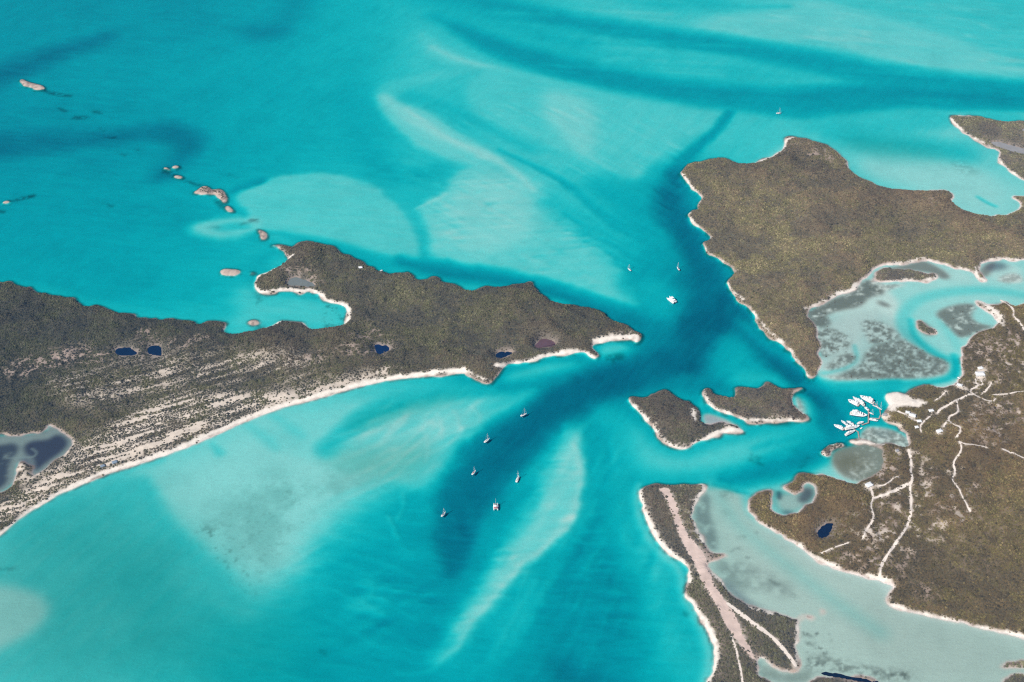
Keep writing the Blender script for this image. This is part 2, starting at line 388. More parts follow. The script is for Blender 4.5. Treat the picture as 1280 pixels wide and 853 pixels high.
stroke(depth, [(521,261,3),(540,254,5),(558,243,4)], .6, 7, .9)
stroke(depth, [(540,318,3),(552,300,6),(548,280,5)], .8, 14, .6)
stroke(depth, [(598,196,8),(622,200,10),(648,218,10),(668,238,6)], .5, 14, .8)
channel([(626,186,3),(650,199,6),(680,214,8),(710,232,12),(742,260,18),(780,285,26)], 4.4, 14, .8)
channel([(690,255,20),(740,290,30),(790,330,40),(830,370,40)], 3.4, 50, .65)
channel([(750,235,30),(800,265,50),(850,310,60)], 4.6, 60, .8)
# upper right: two dark channels over pale banks
shoal([(700,-10),(880,20),(990,-10),(1400,-20),(1400,95),(1280,104),(1180,96),(1080,78),(960,62),(860,42),(760,25)], 1.25, 35, .75)
shoal([(852,36),(875,20),(985,12),(1000,-8),(1060,10),(1180,40),(1290,85),(1290,100),(1200,98),(1100,72),(960,52)], .8, 24, .75)
channel([(860,2,10),(930,9,8),(985,8,4)], 2.4, 26, .6)
channel([(470,-40,60),(560,0,60),(640,30,50),(720,55,40)], 4.4, 110, .7)
channel([(560,-10,20),(700,22,24),(860,46,24),(1000,70,28),(1120,96,40),(1290,116,50),(1400,125,60)], 5.0, 60, .75)
shoal([(575,-8),(640,6),(720,20),(820,37),(920,52),(1020,66),(1110,84),(1200,101),(1320,112),(1320,124),(1160,116),(1050,97),(950,76),(850,57),(740,40),(660,24),(600,8)], 6.2, 30, .62)
channel([(545,20,10),(610,50,24),(690,74,36),(780,94,44),(880,112,46),(980,122,46),(1070,116,50),(1200,116,60),(1400,122,60)], 5.2, 56, .8)
shoal([(548,18),(620,48),(700,72),(800,96),(890,108),(980,114),(1060,104),(1130,104),(1200,112),(1320,116),(1320,134),(1200,136),(1120,134),(1060,142),(1000,146),(930,138),(850,126),(740,104),(660,86),(600,62)], 6.6, 22, .68)
shoal([(720,62),(840,72),(980,88),(1040,100),(960,104),(860,98),(760,82)], 2.6, 22, .6)
shoal([(1000,150),(1060,142),(1130,132),(1200,140),(1190,160),(1140,165),(1060,170),(1000,165)], 2.2, 22, .7)
channel([(1050,170,30),(1130,178,40),(1200,190,35)], 3.0, 60, .65)
shoal([(1060,190),(1140,205),(1225,205),(1262,240),(1250,262),(1210,262),(1190,245),(1140,234),(1080,226)], .5, 30, .85)
channel([(1222,246,2),(1235,254,3),(1245,258,2)], 3.5, 8, .5)
shoal([(1200,150),(1280,160),(1280,140),(1215,136)], 2.2, 16, .6)
shoal([(935,150),(985,160),(975,190),(950,200),(925,200),(905,195),(900,170)], 1.7, 24, .6)
stroke(depth, [(945,204,10),(965,197,14),(978,184,10)], 0.7, 16, .8)
channel([(914,140,10),(900,160,12),(880,178,16),(858,196,20),(846,215,26)], 6.5, 16, .9)
# the main cut and its branches
channel([(848,215,20),(835,250,45),(858,290,40),(880,335,42),(895,370,60),(890,405,75),(868,438,70),(820,458,62),(760,476,56),(705,502,52),(655,535,40),(612,575,40),(588,620,34),(574,665,22),(566,712,8)], 12.0, 36, .9)
shoal([(760,455),(705,478),(672,496),(632,520),(592,548),(562,585),(546,625),(548,668),(560,712),(574,712),(590,672),(612,632),(645,590),(685,556),(725,525),(775,500),(800,470)], 12.5, 13, .8)
channel([(905,375,30),(880,420,50),(850,445,50)], 15.5, 40, .8)
channel([(780,470,30),(700,505,28),(640,545,24)], 14.5, 30, .7)
channel([(600,600,26),(578,650,22),(570,700,12)], 12.5, 24, .6)
channel([(505,326,14),(560,340,26),(620,345,28),(690,362,26),(750,385,28),(810,412,34),(850,435,40)], 8.5, 30, .92)
shoal([(680,370),(710,374),(720,380),(690,379)], 2.6, 10, .8)
shoal([(760,345),(800,340),(835,365),(850,395),(830,402),(795,385)], 3.6, 22, .8)
channel([(800,340,40),(835,330,30)], 5.2, 36, .7)
channel([(800,450,30),(850,480,30),(900,478,25)], 8.5, 36, .8)
channel([(915,380,25),(945,425,28),(985,460,28),(1015,485,22),(1035,510,30),(1045,530,28)], 12.0, 26, .95)
shoal([(870,435),(905,410),(935,425),(950,450),(965,470),(960,480),(930,478),(905,470),(880,455)], 4.2, 24, .85)
shoal([(905,470),(940,462),(975,468),(990,480),(965,478),(935,482),(912,482)], 2.3, 16, .85)
shoal([(915,395),(930,392),(962,425),(985,440),(1000,460),(985,450),(950,430)], 3.0, 14, .7)
channel([(908,470,5),(915,466,5)], 6, 10, .7)
channel([(1040,520,28),(1048,545,26),(1020,562,30),(985,580,34),(940,592,28),(905,598,16)], 7.5, 30, .9)
channel([(1012,480,16),(1050,483,20),(1120,478,10)], 6.0, 20, .8)
shoal([(996,492),(1010,492),(1020,505),(1018,525),(1008,530),(994,515)], 1.0, 12, .9)
# sand flats around the strait islets
shoal([(1020,480),(1070,492),(1110,487),(1105,476),(1060,474),(1030,474)], 1.5, 10, .8)
shoal([(780,515),(800,530),(820,558),(850,572),(880,562),(925,550),(1000,532),(1012,528),(985,545),(955,555),(930,575),(890,588),(840,592),(795,590),(775,560)], 1.35, 20, .95)
shoal([(875,515),(895,516),(920,528),(935,535),(905,545),(880,540)], 0.15, 8, .95)
shoal([(890,513),(900,516),(898,520),(890,518)], 2.4, 4, .8)
channel([(938,562,5),(960,555,7),(985,548,7),(1005,540,6)], 4.0, 12, .7)
channel([(945,576,4),(965,572,6),(985,565,6)], 4.2, 12, .7)
channel([(880,500,10),(876,508,8)], 2.6, 10, .8)
shoal([(770,425),(745,432),(748,448),(775,442),(797,434)], 1.2, 10, .9)
shoal([(630,464),(690,449),(740,452),(720,458),(680,470),(650,476),(628,480)], 1.5, 12, .9)
# pale bank in the lower middle and the long sand bar
shoal([(730,505),(770,500),(790,520),(800,560),(790,600),(760,640),(738,600),(720,560)], 3.0, 30, .8)
shoal([(722,520),(734,560),(732,625),(705,690),(650,730),(610,780),(575,800),(600,735),(632,690),(652,630),(676,570),(700,530)], 1.75, 34, .85)
shoal([(722,525),(728,560),(729,609),(722,643),(705,677),(666,706),(632,734),(610,768),(587,801),(554,830),(535,843),(542,826),(562,795),(588,750),(610,714),(642,670),(668,620),(690,576),(705,540)], 1.0, 16, .95)
shoal([(724,525),(760,530),(765,620),(740,690),(690,740),(650,790),(610,853),(540,853),(556,832),(590,802),(613,769),(635,736),(669,708),(708,680),(725,645),(731,609),(730,560)], 4.8, 9, .85)
stroke(depth, [(716,560,7),(722,610,8),(712,650,8),(690,682,8),(655,706,7),(625,733,7),(603,767,6),(580,800,5),(552,828,4)], .5, 14, .85)
stroke(depth, [(552,834,3),(530,840,3),(500,841,2)], 1.4, 8, .7)
channel([(762,531,3),(757,592,5),(746,660,5),(735,700,6)], 6.5, 9, .5)
channel([(748,560,6),(752,610,12),(738,670,24),(700,720,22),(650,760,14)], 5.0, 28, .7)
channel([(740,700,40),(722,760,44),(705,840,50),(690,900,60)], 7.5, 60, .85)
channel([(700,830,24),(725,845,34),(760,880,40)], 11.5, 34, .7)
shoal([(780,600),(795,615),(800,650),(830,700),(850,730),(845,760),(870,800),(870,853),(840,853),(810,760),(775,680)], 2.8, 26, .7)
stroke(depth, [(798,606,6),(795,625,8),(800,650,8),(812,676,8),(830,695,8),(852,712,8),(853,745,8),(866,765,8),(882,795,9),(888,825,9),(880,853,9)], 0.9, 14, .9)
# the wide flats off the left beach
shoal([(150,600),(230,570),(310,540),(400,512),(480,498),(520,494),(600,490),(640,488),(600,530),(560,575),(520,605),(480,612),(445,635),(405,690),(350,755),(300,750),(250,700),(200,650)], .72, 55, 1.0)
shoal([(300,545),(400,514),(480,500),(600,494),(684,478),(668,494),(612,525),(574,560),(550,598),(530,622),(470,600),(400,580)], .95, 14, .8)
shoal([(120,606),(183,592),(192,612),(212,642),(252,684),(304,728),(332,754),(312,775),(250,740),(185,690),(140,645)], 1.9, 13, .8)
for rib in ([(566,512),(573,522),(576,540)], [(546,516),(553,530),(552,548)], [(528,534),(536,556),(532,578)], [(503,618),(505,634),(500,650)], [(486,646),(494,656),(500,672)], [(590,506),(597,516),(598,528)]):
    stroke(depth, [(x_, y_, 2.0) for x_, y_ in rib], .45, 7, .6)
for arc in ([(402,733),(440,742),(486,767)], [(430,767),(475,784),(509,801)], [(452,795),(490,812),(520,829)], [(415,700),(460,712),(505,735)], [(395,760),(430,778),(470,806)], [(440,690),(480,700),(520,716)], [(470,742),(505,758),(530,776)], [(410,800),(440,812),(480,836)], [(450,665),(490,672),(520,690)]):
    stroke(depth, [(x_, y_, 2.0) for x_, y_ in arc], 1.7, 9, .32)
    stroke(depth, [(x_ + 2, y_ + 9, 4.0) for x_, y_ in arc], 6.0, 14, .22)
channel([(410,560,20),(455,520,26),(500,502,26),(560,488,18),(615,486,8)], 2.9, 26, .85)
channel([(300,525,2),(330,545,12),(345,560,6)], 1.5, 18, .6)
channel([(340,518,4),(365,535,12),(378,545,6)], 1.5, 18, .6)
channel([(265,555,3),(275,566,10)], 1.9, 12, .6)
stroke(depth, [(0,664,10),(60,630,10),(130,595,10),(200,574,10)], 1.6, 14, .7)
shoal([(-40,728),(20,730),(55,742),(66,760),(58,778),(30,800),(-40,830)], .5, 12, .95)
channel([(180,602,6),(196,640,10),(245,695,12),(300,745,10)], 2.3, 24, .5)
channel([(430,800,20),(480,825,30),(520,853,30),(580,880,40)], 5.8, 50, .7)
channel([(884,385,40),(868,430,46),(820,457,42),(760,476,38),(700,502,32),(650,538,28)], 13.0, 30, .8)
# tidal creeks of the right hand lagoon
shoal([(1004,388),(1050,368),(1090,346),(1112,362),(1128,384),(1122,402),(1130,425),(1186,450),(1190,468),(1120,477),(1030,478),(1018,472),(1022,440),(1016,415)], .22, 8, .95)
channel([(1300,372,12),(1240,362,14),(1190,364,16),(1150,372,16),(1130,390,16),(1128,410,16),(1150,430,14),(1180,447,14),(1192,452,14)], .95, 14, .95)
channel([(1138,400,5),(1142,420,6),(1165,440,7),(1185,449,6)], 2.4, 10, .8)
channel([(1193,445,8),(1196,458,8),(1190,472,8),(1170,477,6),(1130,480,7),(1090,484,8),(1050,486,10)], 3.0, 9, .9)
channel([(1195,450,4),(1197,460,4),(1194,470,4)], 4.5, 6, .8)
channel([(1180,402,14),(1190,420,14),(1198,436,10)], .8, 12, .9)
shoal([(1022,410),(1040,400),(1065,392),(1090,388),(1105,398),(1085,402),(1078,420),(1070,435),(1072,455),(1060,462),(1030,470),(1024,455),(1035,445),(1028,430)], 0.17, 10, .95)
channel([(1068,432,3),(1072,448,4),(1060,460,4),(1030,466,4)], 1.0, 6, .9)
shoal([(1160,328),(1200,338),(1216,346),(1222,354),(1190,352),(1175,345)], 0.35, 10, .9)
shoal([(1225,335),(1245,328),(1280,332),(1280,352),(1235,352)], 0.3, 10, .9)
# the milky lagoon behind the airstrip
MILKY = [(870,606),(905,608),(932,618),(934,642),(962,664),(1000,688),(1024,706),(1062,719),(1097,727),(1112,740),(1108,757),(1140,768),(1208,782),(1300,802),(1400,830),(1400,900),(1150,900),(1090,850),(960,860),(940,840),(950,815),(990,790),(1000,785),(940,782),(895,748),(866,705),(866,688),(856,645),(862,625)]
shoal(MILKY, 0.2, 10, .97)
stroke(depth, [(888,606,8),(905,630,10),(925,660,10),(975,700,10),(1040,750,10),(1100,790,10)], 0.55, 30, .7)
channel([(890,604,6),(920,612,4),(935,616,3)], 3.6, 8, .8)
shoal([(968,620),(985,616),(1000,618),(1008,602),(1018,610),(1018,622),(1000,638),(975,640)], 0.22, 5, .95)
shoal([(1036,566),(1060,560),(1102,560),(1103,578),(1095,588),(1085,598),(1060,600),(1045,592),(1038,580)], 0.2, 7, .95)
shoal([(1080,530),(1110,532),(1125,542),(1134,553),(1100,553),(1078,548)], 0.35, 6, .95)
channel([(1205,442,3),(1212,446,3),(1224,447,2)], .6, 3, .9)
# wind rows and sand ripples
def ridged(n, k): return (1 - np.abs(n)) ** k
brk = .25 + .75 * sstep(fbm(90, 310, 3), -.3, .6)
rip_a = ridged(value_noise(170, 26, 301, -0.16), 5)
rip_b = ridged(value_noise(120, 22, 302, 0.95), 5)
rip_c = ridged(value_noise(230, 30, 303, -0.42), 5)
rip_d = ridged(value_noise(90, 18, 304, 0.12), 4)
def ripple(pts, rip, amount, soft=40):
    m, sl = poly_mask(pts, soft)
    depth[sl] *= 1 + m * amount * brk[sl] * (rip[sl] - 0.33)
ripple([(420,610),(530,640),(560,720),(560,820),(420,800),(380,720)], rip_a, -0.5)
ripple([(470,490),(680,480),(560,560),(530,620),(460,600)], rip_b, -0.6, 25)
ripple([(870,30),(1060,0),(1290,20),(1290,110),(1180,100),(1020,70)], rip_c, -0.34)
ripple([(560,-20),(1320,-20),(1320,150),(1000,150),(700,110)], value_noise(620, 30, 306, -.13) + .5 * value_noise(260, 13, 307, -.1), .22, 30)
ripple([(560,180),(680,240),(780,330),(760,370),(600,330),(530,280)], rip_d, 0.42)
ripple([(690,550),(735,620),(705,690),(620,745),(530,850),(600,700),(675,600)], rip_d, 0.75, 16)
ripple([(740,600),(800,650),(850,850),(720,850),(690,740)], rip_d, -0.4)
flow = value_noise(260, 15, 341, 1.08) + .7 * value_noise(120, 9, 342, 1.12)
ripple([(690,520),(800,560),(830,700),(870,880),(560,880),(560,760),(640,640)], flow, .26, 30)
flow_b = value_noise(200, 14, 343, .55) + .7 * value_noise(90, 9, 344, .6)
ripple([(420,500),(700,470),(600,540),(540,640),(560,760),(420,840),(330,740),(420,600)], flow_b, .22, 30)
ripple([(560,215),(660,215),(760,320),(790,375),(600,335),(535,300)], ridged(value_noise(110, 13, 347, .12), 2) - .5, -.5, 16)
ripple([(690,545),(735,620),(705,690),(620,745),(530,850),(600,700),(675,600)], value_noise(50, 8, 348, .15), .30, 12)
flow_c = value_noise(150, 11, 345, -.75) + .7 * value_noise(70, 8, 346, -.7)
ripple([(470,120),(900,140),(840,250),(790,370),(560,330),(520,260)], flow_c, .20, 30)
ripple([(560,600),(620,600),(600,710),(555,710)], value_noise(26, 120, 305, 0.2), 0.16, 20)
depth *= 1 + 0.04 * n60
depth = np.where(depth > 1.5, 1.14 + (depth - 1.5) * np.interp(GY, [3000, 3600], [.70, .62])[:, None].astype(F32), depth * .76)
# currents bend every edge a little: sample the chart through a gentle warp away from the coast
free = 1 - sstep(blur(land, 70), .03, .35)
free *= sstep(blur(depth, 40), .6, 1.6)
free *= 1 - .6 * sstep(GY, 3300, 3900)[:, None]
wx = (11 * fbm(300, 61, 3) + 6 * fbm(80, 62, 3) + 4 * fbm(24, 66, 2)) * free
wy = (10 * fbm(280, 63, 3) + 5 * fbm(75, 64, 3) + 3 * fbm(22, 67, 2)) * free
jj, ii = np.meshgrid(np.arange(NY), np.arange(NX), indexing='ij')
ii = np.clip(np.round(ii + wx / CELL), 0, NX - 1).astype(np.int32); jj = np.clip(np.round(jj + wy / CELL), 0, NY - 1).astype(np.int32)
depth = blur(depth[jj, ii], 2.6)
# fine sand waves, combed by the tide
comb = value_noise(60, 9, 331, -0.12) * .6 + value_noise(26, 7, 332, 0.1) * .5 + value_noise(110, 16, 333, -0.25) * .6
comb_b = value_noise(70, 10, 334, 0.9) * .6 + value_noise(40, 8, 335, 1.1) * .5
side = blur(sstep(-value_noise(500, 500, 336), -.3, .3), 60)
depth *= 1 + .085 * (comb * side + comb_b * (1 - side)) * sstep(depth, .35, 1.0)
depth = np.maximum(depth, 0.10)

# ------------------------------------------------------------------ bed colours
def rgb(*c): return np.array(c, F32)
SAND_BED = rgb(.72, .62, .575)
GRASS = rgb(.085, .10, .07)
bed = np.ones((NY, NX, 3), F32) * SAND_BED
n20 = fbm(22, 21, 4)
n9 = fbm(9, 22, 3)
n5 = fbm(5.5, 23, 2)
mott = sstep(.5 * n20 + 0.7 * n9 + .6 * n5, -0.7, 0.5)          # patchy growth
mott_lo = sstep(n20 + 0.6 * n9, 0.25, 0.85)
def tint(pts, col, soft=8, strength=1.0, noise=None, smooth=2):
    m, sl = poly_mask(pts, soft, smooth)
    m = m * strength
    if noise is not None:
        m = m * noise[sl]
    bed[sl] = bed[sl] * (1 - m[..., None]) + rgb(*col) * m[..., None]
def tint_line(pts, col, soft=6, strength=1.0, noise=None):
    m, sl = stroke_mask(pts, soft)
    m = m * strength
    if noise is not None:
        m = m * noise[sl]
    bed[sl] = bed[sl] * (1 - m[..., None]) + rgb(*col) * m[..., None]
# thin growth over the wide left flats gives them their grey green cast
tint([(-60,670),(60,630),(180,590),(220,660),(330,760),(400,790),(420,870),(-60,900)], (.34,.405,.36), 90, .8)
tint([(-60,690),(100,640),(200,640),(300,760),(200,870),(-60,900)], (.30,.36,.32), 60, .4, sstep(n200, -.6, .6))
streak = sstep(value_noise(26, 5.5, 41, 2.25) + .6 * n9 + .35 * n60, 0.15, .9)
tint([(270,620),(330,595),(400,575),(475,580),(470,615),(430,630),(400,640),(350,690),(335,735),(300,720),(260,680)], (.38,.40,.355), 45, .5, sstep(n60 + .5 * n20, -.8, .9))
tint([(290,615),(400,585),(425,605),(380,660),(335,730),(300,715),(255,660)], (.20,.22,.18), 40, .25, sstep(.5 * streak + n9, .45, 1.2))
tint([(240,670),(270,690),(310,740),(330,745),(290,690),(262,650)], (.12,.14,.10), 16, .6, sstep(.8 * streak + .8 * n9, .4, 1.1))
tint([(500,555),(545,545),(530,600),(450,600),(400,580),(420,560)], (.36,.40,.32), 30, .5)
tint([(430,520),(560,490),(600,490),(520,515),(440,545)], (.3,.34,.26), 20, .4)
tint([(1040,165),(1200,185),(1180,205),(1060,190)], (.34,.38,.32), 40, .5)
tint([(1190,195),(1230,215),(1215,220),(1190,212)], (.2,.24,.2), 14, .4, mott)
# reefs and dark patches of the open side
for pts, st in (([(55,112,4),(70,117,10),(88,119,4)], .7), ([(72,134,4),(82,138,5)], .6), ([(92,146,8),(106,146,10)], .6), ([(114,138,7),(126,140,6)], .55),
                ([(132,170,5),(142,170,6)], .6), ([(124,160,3),(130,162,3)], .4), ([(148,190,3),(156,193,4)], .4), ([(168,186,3),(178,187,4)], .5),
                ([(4,253,5),(20,249,6),(40,244,8)], .75), ([(-4,262,5),(4,264,6)], .7), ([(130,254,4),(140,257,5)], .45), ([(235,226,8),(248,230,8)], .5),
                ([(286,218,5),(294,222,5)], .3), ([(205,214,8),(218,218,10)], .6), ([(270,250,8),(278,258,8)], .55),
                ([(300,280,5),(320,277,6)], .4), ([(262,284,5),(272,284,6)], .3), ([(313,275,4),(320,275,4)], .7),
                ([(318,366,4),(326,376,5),(322,379,4)], .45), ([(328,408,5),(318,411,5)], .5), ([(765,447,14),(775,445,12)], .5),
                ([(940,568,3),(948,572,4)], .5), ([(1010,571,5),(1003,581,6)], .3), ([(380,372,2),(395,372,2)], .3), ([(408,408,5),(420,410,6)], .5), ([(-5,712,2),(22,710,3)], .5),
                ([(400,812,3),(406,816,3)], .4), ([(856,766,3),(858,768,3)], .5), ([(938,574,4),(952,579,4)], .45)):
    tint_line(pts, (.07,.085,.07), 9, st * 1.15, sstep(n9 + .6 * n20, -1.0, .35))
speck = sstep(n9 + .4 * n20, .45, .8)
tint([(395,372),(425,385),(432,398),(425,408),(400,409),(410,390)], (.12,.13,.1), 8, .7, speck)
tint([(1015,405),(1040,395),(1090,385),(1120,400),(1190,450),(1180,475),(1030,478)], (.50,.50,.47), 14, .8)
# marsh, mud and turtle grass of the right hand lagoons
MARSH = (.18,.164,.135)
marsh_parts = [
 ([(1004,390),(1020,385),(1046,371),(1066,366),(1075,354),(1088,348),(1100,358),(1108,368),(1085,372),(1078,384),(1050,388),(1030,395),(1042,404),(1030,410),(1018,410)], .95, sstep(n20 + .5 * n5, -1.6, .0)),
 ([(1020,411),(1042,410),(1060,420),(1066,433),(1040,442),(1028,449),(1022,432)], .9, mott),
 ([(1075,401),(1089,400),(1110,405),(1128,422),(1113,426),(1089,432),(1083,424)], .95, mott),
 ([(1082,437),(1105,428),(1128,423),(1146,434),(1166,446),(1184,449),(1186,462),(1174,470),(1130,474.5),(1080,472),(1044,472),(1060,464),(1078,455)], .95, sstep(.5 * n20 + .6 * n9 + .6 * n5, -1.1, .3)),
 ([(1033,459),(1044,446),(1066,439),(1073,451),(1050,461),(1034,463)], .9, mott),
 ([(1036,470),(1080,466),(1120,472),(1060,477),(1030,474)], .5, mott),
 ([(1167,391),(1188,382),(1210,379),(1224,382),(1212,394),(1222,405),(1246,408),(1230,413),(1212,420),(1200,424),(1190,414),(1178,402)], .9, sstep(n20 + .6 * n5, -1.5, .1)),
 ([(1145,405),(1149,400),(1158,404),(1168,413),(1169,419),(1160,421),(1150,414)], .9, None),
 ([(1095,376),(1102,376),(1114,382),(1111,385),(1100,382)], .9, None),
 ([(1090,346),(1100,336),(1130,332),(1152,325),(1165,330),(1180,338),(1190,348),(1176,350),(1170,342),(1122,336),(1100,345),(1094,354)], .85, None),
 ([(1085,352),(1110,356),(1140,354),(1110,364),(1090,366)], .6, mott),
 ([(1222,340),(1232,330),(1246,326),(1240,340),(1232,348)], .8, None),
 ([(1240,352),(1262,340),(1280,345),(1280,356)], .5, mott),
 ([(1238,381),(1254,378),(1268,386),(1262,392),(1250,392)], .8, None),
 ([(1064,555),(1080,532),(1100,535),(1130,540),(1146,562),(1110,562),(1085,558)], .8, sstep(.6 * n20 + .8 * n5, -1.2, .4)),
 ([(1034,566),(1056,556),(1112,553),(1114,580),(1103,594),(1086,604),(1064,602),(1046,590)], .9, sstep(n20 + .6 * n5, -1.8, .0)),
 ([(876,515),(895,519),(922,530),(900,534),(880,532)], .35, None),
 ([(960,524),(985,527),(998,529),(980,532),(958,530)], .8, None),
 ([(992,490),(1004,500),(1009,520),(1000,520),(992,508)], .5, mott),
]
for pts, st, nz in marsh_parts:
    tint(pts, MARSH if pts[0] != (1034,566) else (.22,.195,.15), 5, st, nz)
    if pts[0] != (960,524): paint(depth, pts, .11, 5, .95)
depth = np.maximum(depth, .09)
tint([(1040,575),(1060,566),(1082,570),(1085,585),(1062,590),(1045,585)], (.19,.155,.10), 16, .95)
tint([(1084,536),(1110,538),(1120,546),(1100,548)], (.2,.25,.24), 8, .4)
tint([(1228,336),(1240,327),(1256,328),(1262,336),(1240,340)], (.1,.09,.12), 8, .7)
tint([(878,516),(895,522),(912,528),(898,530),(882,530)], (.36,.33,.37), 6, .7)
# grey growth in the milky lagoon
tint(MILKY, (.50,.485,.435), 10, .92)
tint([(1080,735),(1110,745),(1110,760),(1280,805),(1280,853),(1120,853),(1060,790)], (.45,.425,.38), 30, .6)
tint([(884,615),(876,622),(869,632),(868,652),(876,668),(884,684),(894,690),(899,680),(893,660),(887,640),(888,622)], (.22,.215,.20), 5, .85, sstep(n20, -1.3, .2))
tint([(893,700),(915,700),(940,706),(965,718),(990,735),(996,748),(975,745),(950,735),(925,742),(908,730),(895,715)], (.25,.245,.22), 10, .7, sstep(n20, -1.0, .6))
tint([(898,722),(912,740),(932,758),(965,766),(1000,772),(975,768),(945,758),(925,742),(910,728)], (.13,.12,.15), 8, .8)
tint([(900,612),(915,613),(914,626),(900,622)], (.22,.22,.18), 6, .5, mott)
tint([(903,636),(914,638),(910,646),(902,644)], (.22,.22,.18), 6, .4, mott)
tint([(1000,776),(1040,790),(1035,830),(1000,838)], (.13,.13,.11), 10, .8, speck)
tint([(1010,815),(1060,828),(1110,838),(1145,840),(1140,853),(1090,849),(1030,838),(1005,842)], (.17,.165,.14), 8, .85, mott)
tint([(1105,838),(1150,838),(1150,853),(1105,853)], (.12,.12,.1), 8, .7, speck)
tint([(945,822),(965,838),(1000,840),(1022,838),(1010,856),(960,853),(945,842)], (.27,.265,.23), 6, .8, sstep(n20, -1.4, .2))
for pts in ([(1006,792,4),(1016,796,4)], [(1010,804,5),(1018,806,5)], [(960,724,4),(972,730,5)], [(992,744,4),(996,746,4)], [(934,697,3),(938,698,3)], [(944,665,3),(946,666,3)], [(922,673,3),(930,671,3)], [(912,690,4),(925,686,5)]):
    tint_line(pts, (.14,.14,.12), 6, .6, mott)
# brackish lagoon, left
paint(depth, LAGOON, .14, 3, 1.0)
tint(LAGOON, (.25,.245,.235), 3, .95)
tint([(28,557.5),(39,550.5),(62,549.5),(67,543.4),(76,543),(84,548),(86,556),(78,565),(62,576),(48,587),(44,592),(42,578),(40,572),(31,569)], (.045,.04,.07), 4, .95)
tint([(-60,560),(0,557),(17,553),(25,559),(20,569),(14,574),(11,585),(11,601),(0,612),(-60,640)], (.045,.045,.07), 4, .92, sstep(n20, -1.6, -.2))
tint([(22,577),(30,570),(40,573),(40,592),(36,592),(34,580)], (.12,.11,.14), 4, .8)
tint_line([(10,573,2),(24,572,3),(42,572,2),(47,566,2),(40,561,2)], (.3,.3,.29), 4, .6)
tint([(-30,532),(30,535),(60,536),(58,541),(30,543),(-30,546)], (.13,.12,.1), 6, .8)
# mangrove lined inner lagoon, right
tint([(962,612),(985,614),(1000,618),(1006,600),(1022,606),(1022,622),(1000,642),(968,644)], (.40,.42,.38), 4, .9)
tint([(970,613),(977,614),(978,625),(971,625)], (.10,.10,.11), 3, .9)
tint([(1006,607),(1018,612),(1017,622),(1008,630),(996,628),(998,620)], (.12,.11,.115), 4, .95)
tint([(975,640),(984,638),(996,641),(984,645)], (.06,.06,.09), 4, .8)
tint([(1002,632),(1009,632),(1005,635)], (.14,.14,.13), 3, .8)
# rocky rim below the tide line; far shores also carry painted-in shade
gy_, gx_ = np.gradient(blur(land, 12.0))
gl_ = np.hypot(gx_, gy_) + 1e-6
northish = sstep(-gy_ / gl_, .1, .75) * sstep(gl_, .004, .02)      # shores facing away from the sun: dark ironshore plus painted-in shade
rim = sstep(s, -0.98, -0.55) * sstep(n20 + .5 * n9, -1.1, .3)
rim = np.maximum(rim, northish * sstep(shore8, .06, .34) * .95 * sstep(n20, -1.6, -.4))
BEACHY = np.zeros((NY, NX), F32)

# ------------------------------------------------------------------ beaches, clearings, roads
breaks = sstep(fbm(30, 404, 3), -.75, .0)
def beach(pts, half): stroke(BEACHY, [(x, y, half * .58 - .3) for x, y in pts], 1.0, 4.0, 1.0, None if half > 7 else breaks)
beach([(0,668),(47,632),(98,605),(133,590),(181,576),(220,563)], 9.5)
beach([(220,563),(267,542),(307,524),(345,510),(382,500),(420,489),(464,478),(500,472),(540,468)], 9.5)
beach([(540,468),(570,465),(580,465)], 10)
beach([(580,465),(603,475),(618,477)], 4)
beach([(620,460),(660,453),(675,447),(704,442),(728,440),(745,449)], 9)
beach([(743,428),(770,423),(787,422),(795,420),(795,427)], 11)
beach([(320,347),(345,335),(360,327),(366,323)], 11)
beach([(341,307),(356,318),(364,324)], 5)
beach([(318,358),(326,367),(345,364),(365,362),(381,366),(386,362),(401,368),(410,378),(432,381),(437,390),(437,400),(428,410)], 8)
beach([(330,410),(347,404),(352,402)], 9)
beach([(378,403),(388,411),(410,413),(428,410)], 5)
beach([(934,206),(950,203),(966,197),(978,187),(982,176),(990,173)], 10)
beach([(973,192),(990,190)], 6)
beach([(1056,205),(1075,221)], 4); beach([(1100,234),(1145,238),(1168,238)], 4)
beach([(1190,250),(1196,260),(1210,268),(1236,271),(1262,268),(1276,258)], 6)
beach([(1193,145),(1215,146)], 7); beach([(1188,148),(1196,158),(1215,172),(1240,185),(1248,195),(1252,207),(1275,223)], 5)
beach([(1240,151),(1272,153)], 5)
beach([(850,215),(858,224),(864,234),(874,242),(875,255)], 5); beach([(862,266),(864,277),(878,289),(888,297)], 5)
beach([(880,308),(888,319),(912,332),(922,340)], 4); beach([(908,352),(912,362),(932,378),(946,397),(960,417),(985,434),(1000,455),(1008,468),(1016,476)], 4)
beach([(1220,340),(1222,348),(1231,351)], 9)
beach([(1090,354),(1105,353),(1130,350),(1155,352),(1172,347),(1170,343)], 6)
beach([(1047,367),(1062,365),(1070,357)], 9); beach([(1004,388),(1020,382),(1045,369),(1070,357),(1088,345),(1100,334),(1145,327),(1152,323),(1166,327),(1200,335),(1214,340),(1226,331),(1246,323),(1280,326)], 4)
beach([(785,500),(800,515),(815,534),(833,554),(848,561),(860,562),(868,556)], 6)
beach([(868,556),(886,547),(900,540),(917,538),(930,537)], 11); beach([(866,514),(868,528)], 9)
beach([(881,487),(881,495),(886,504),(892,511),(918,520),(930,526),(955,526),(1008,526)], 6)
beach([(800,612),(801,625),(808,646),(815,662),(824,678),(836,690),(852,701),(860,714),(862,728)], 9)
beach([(855,745),(864,753),(880,775),(889,791),(895,808),(896,823),(891,840),(884,853)], 9)
beach([(875,604),(882,609),(870,626),(866,643),(870,660),(878,678)], 9)
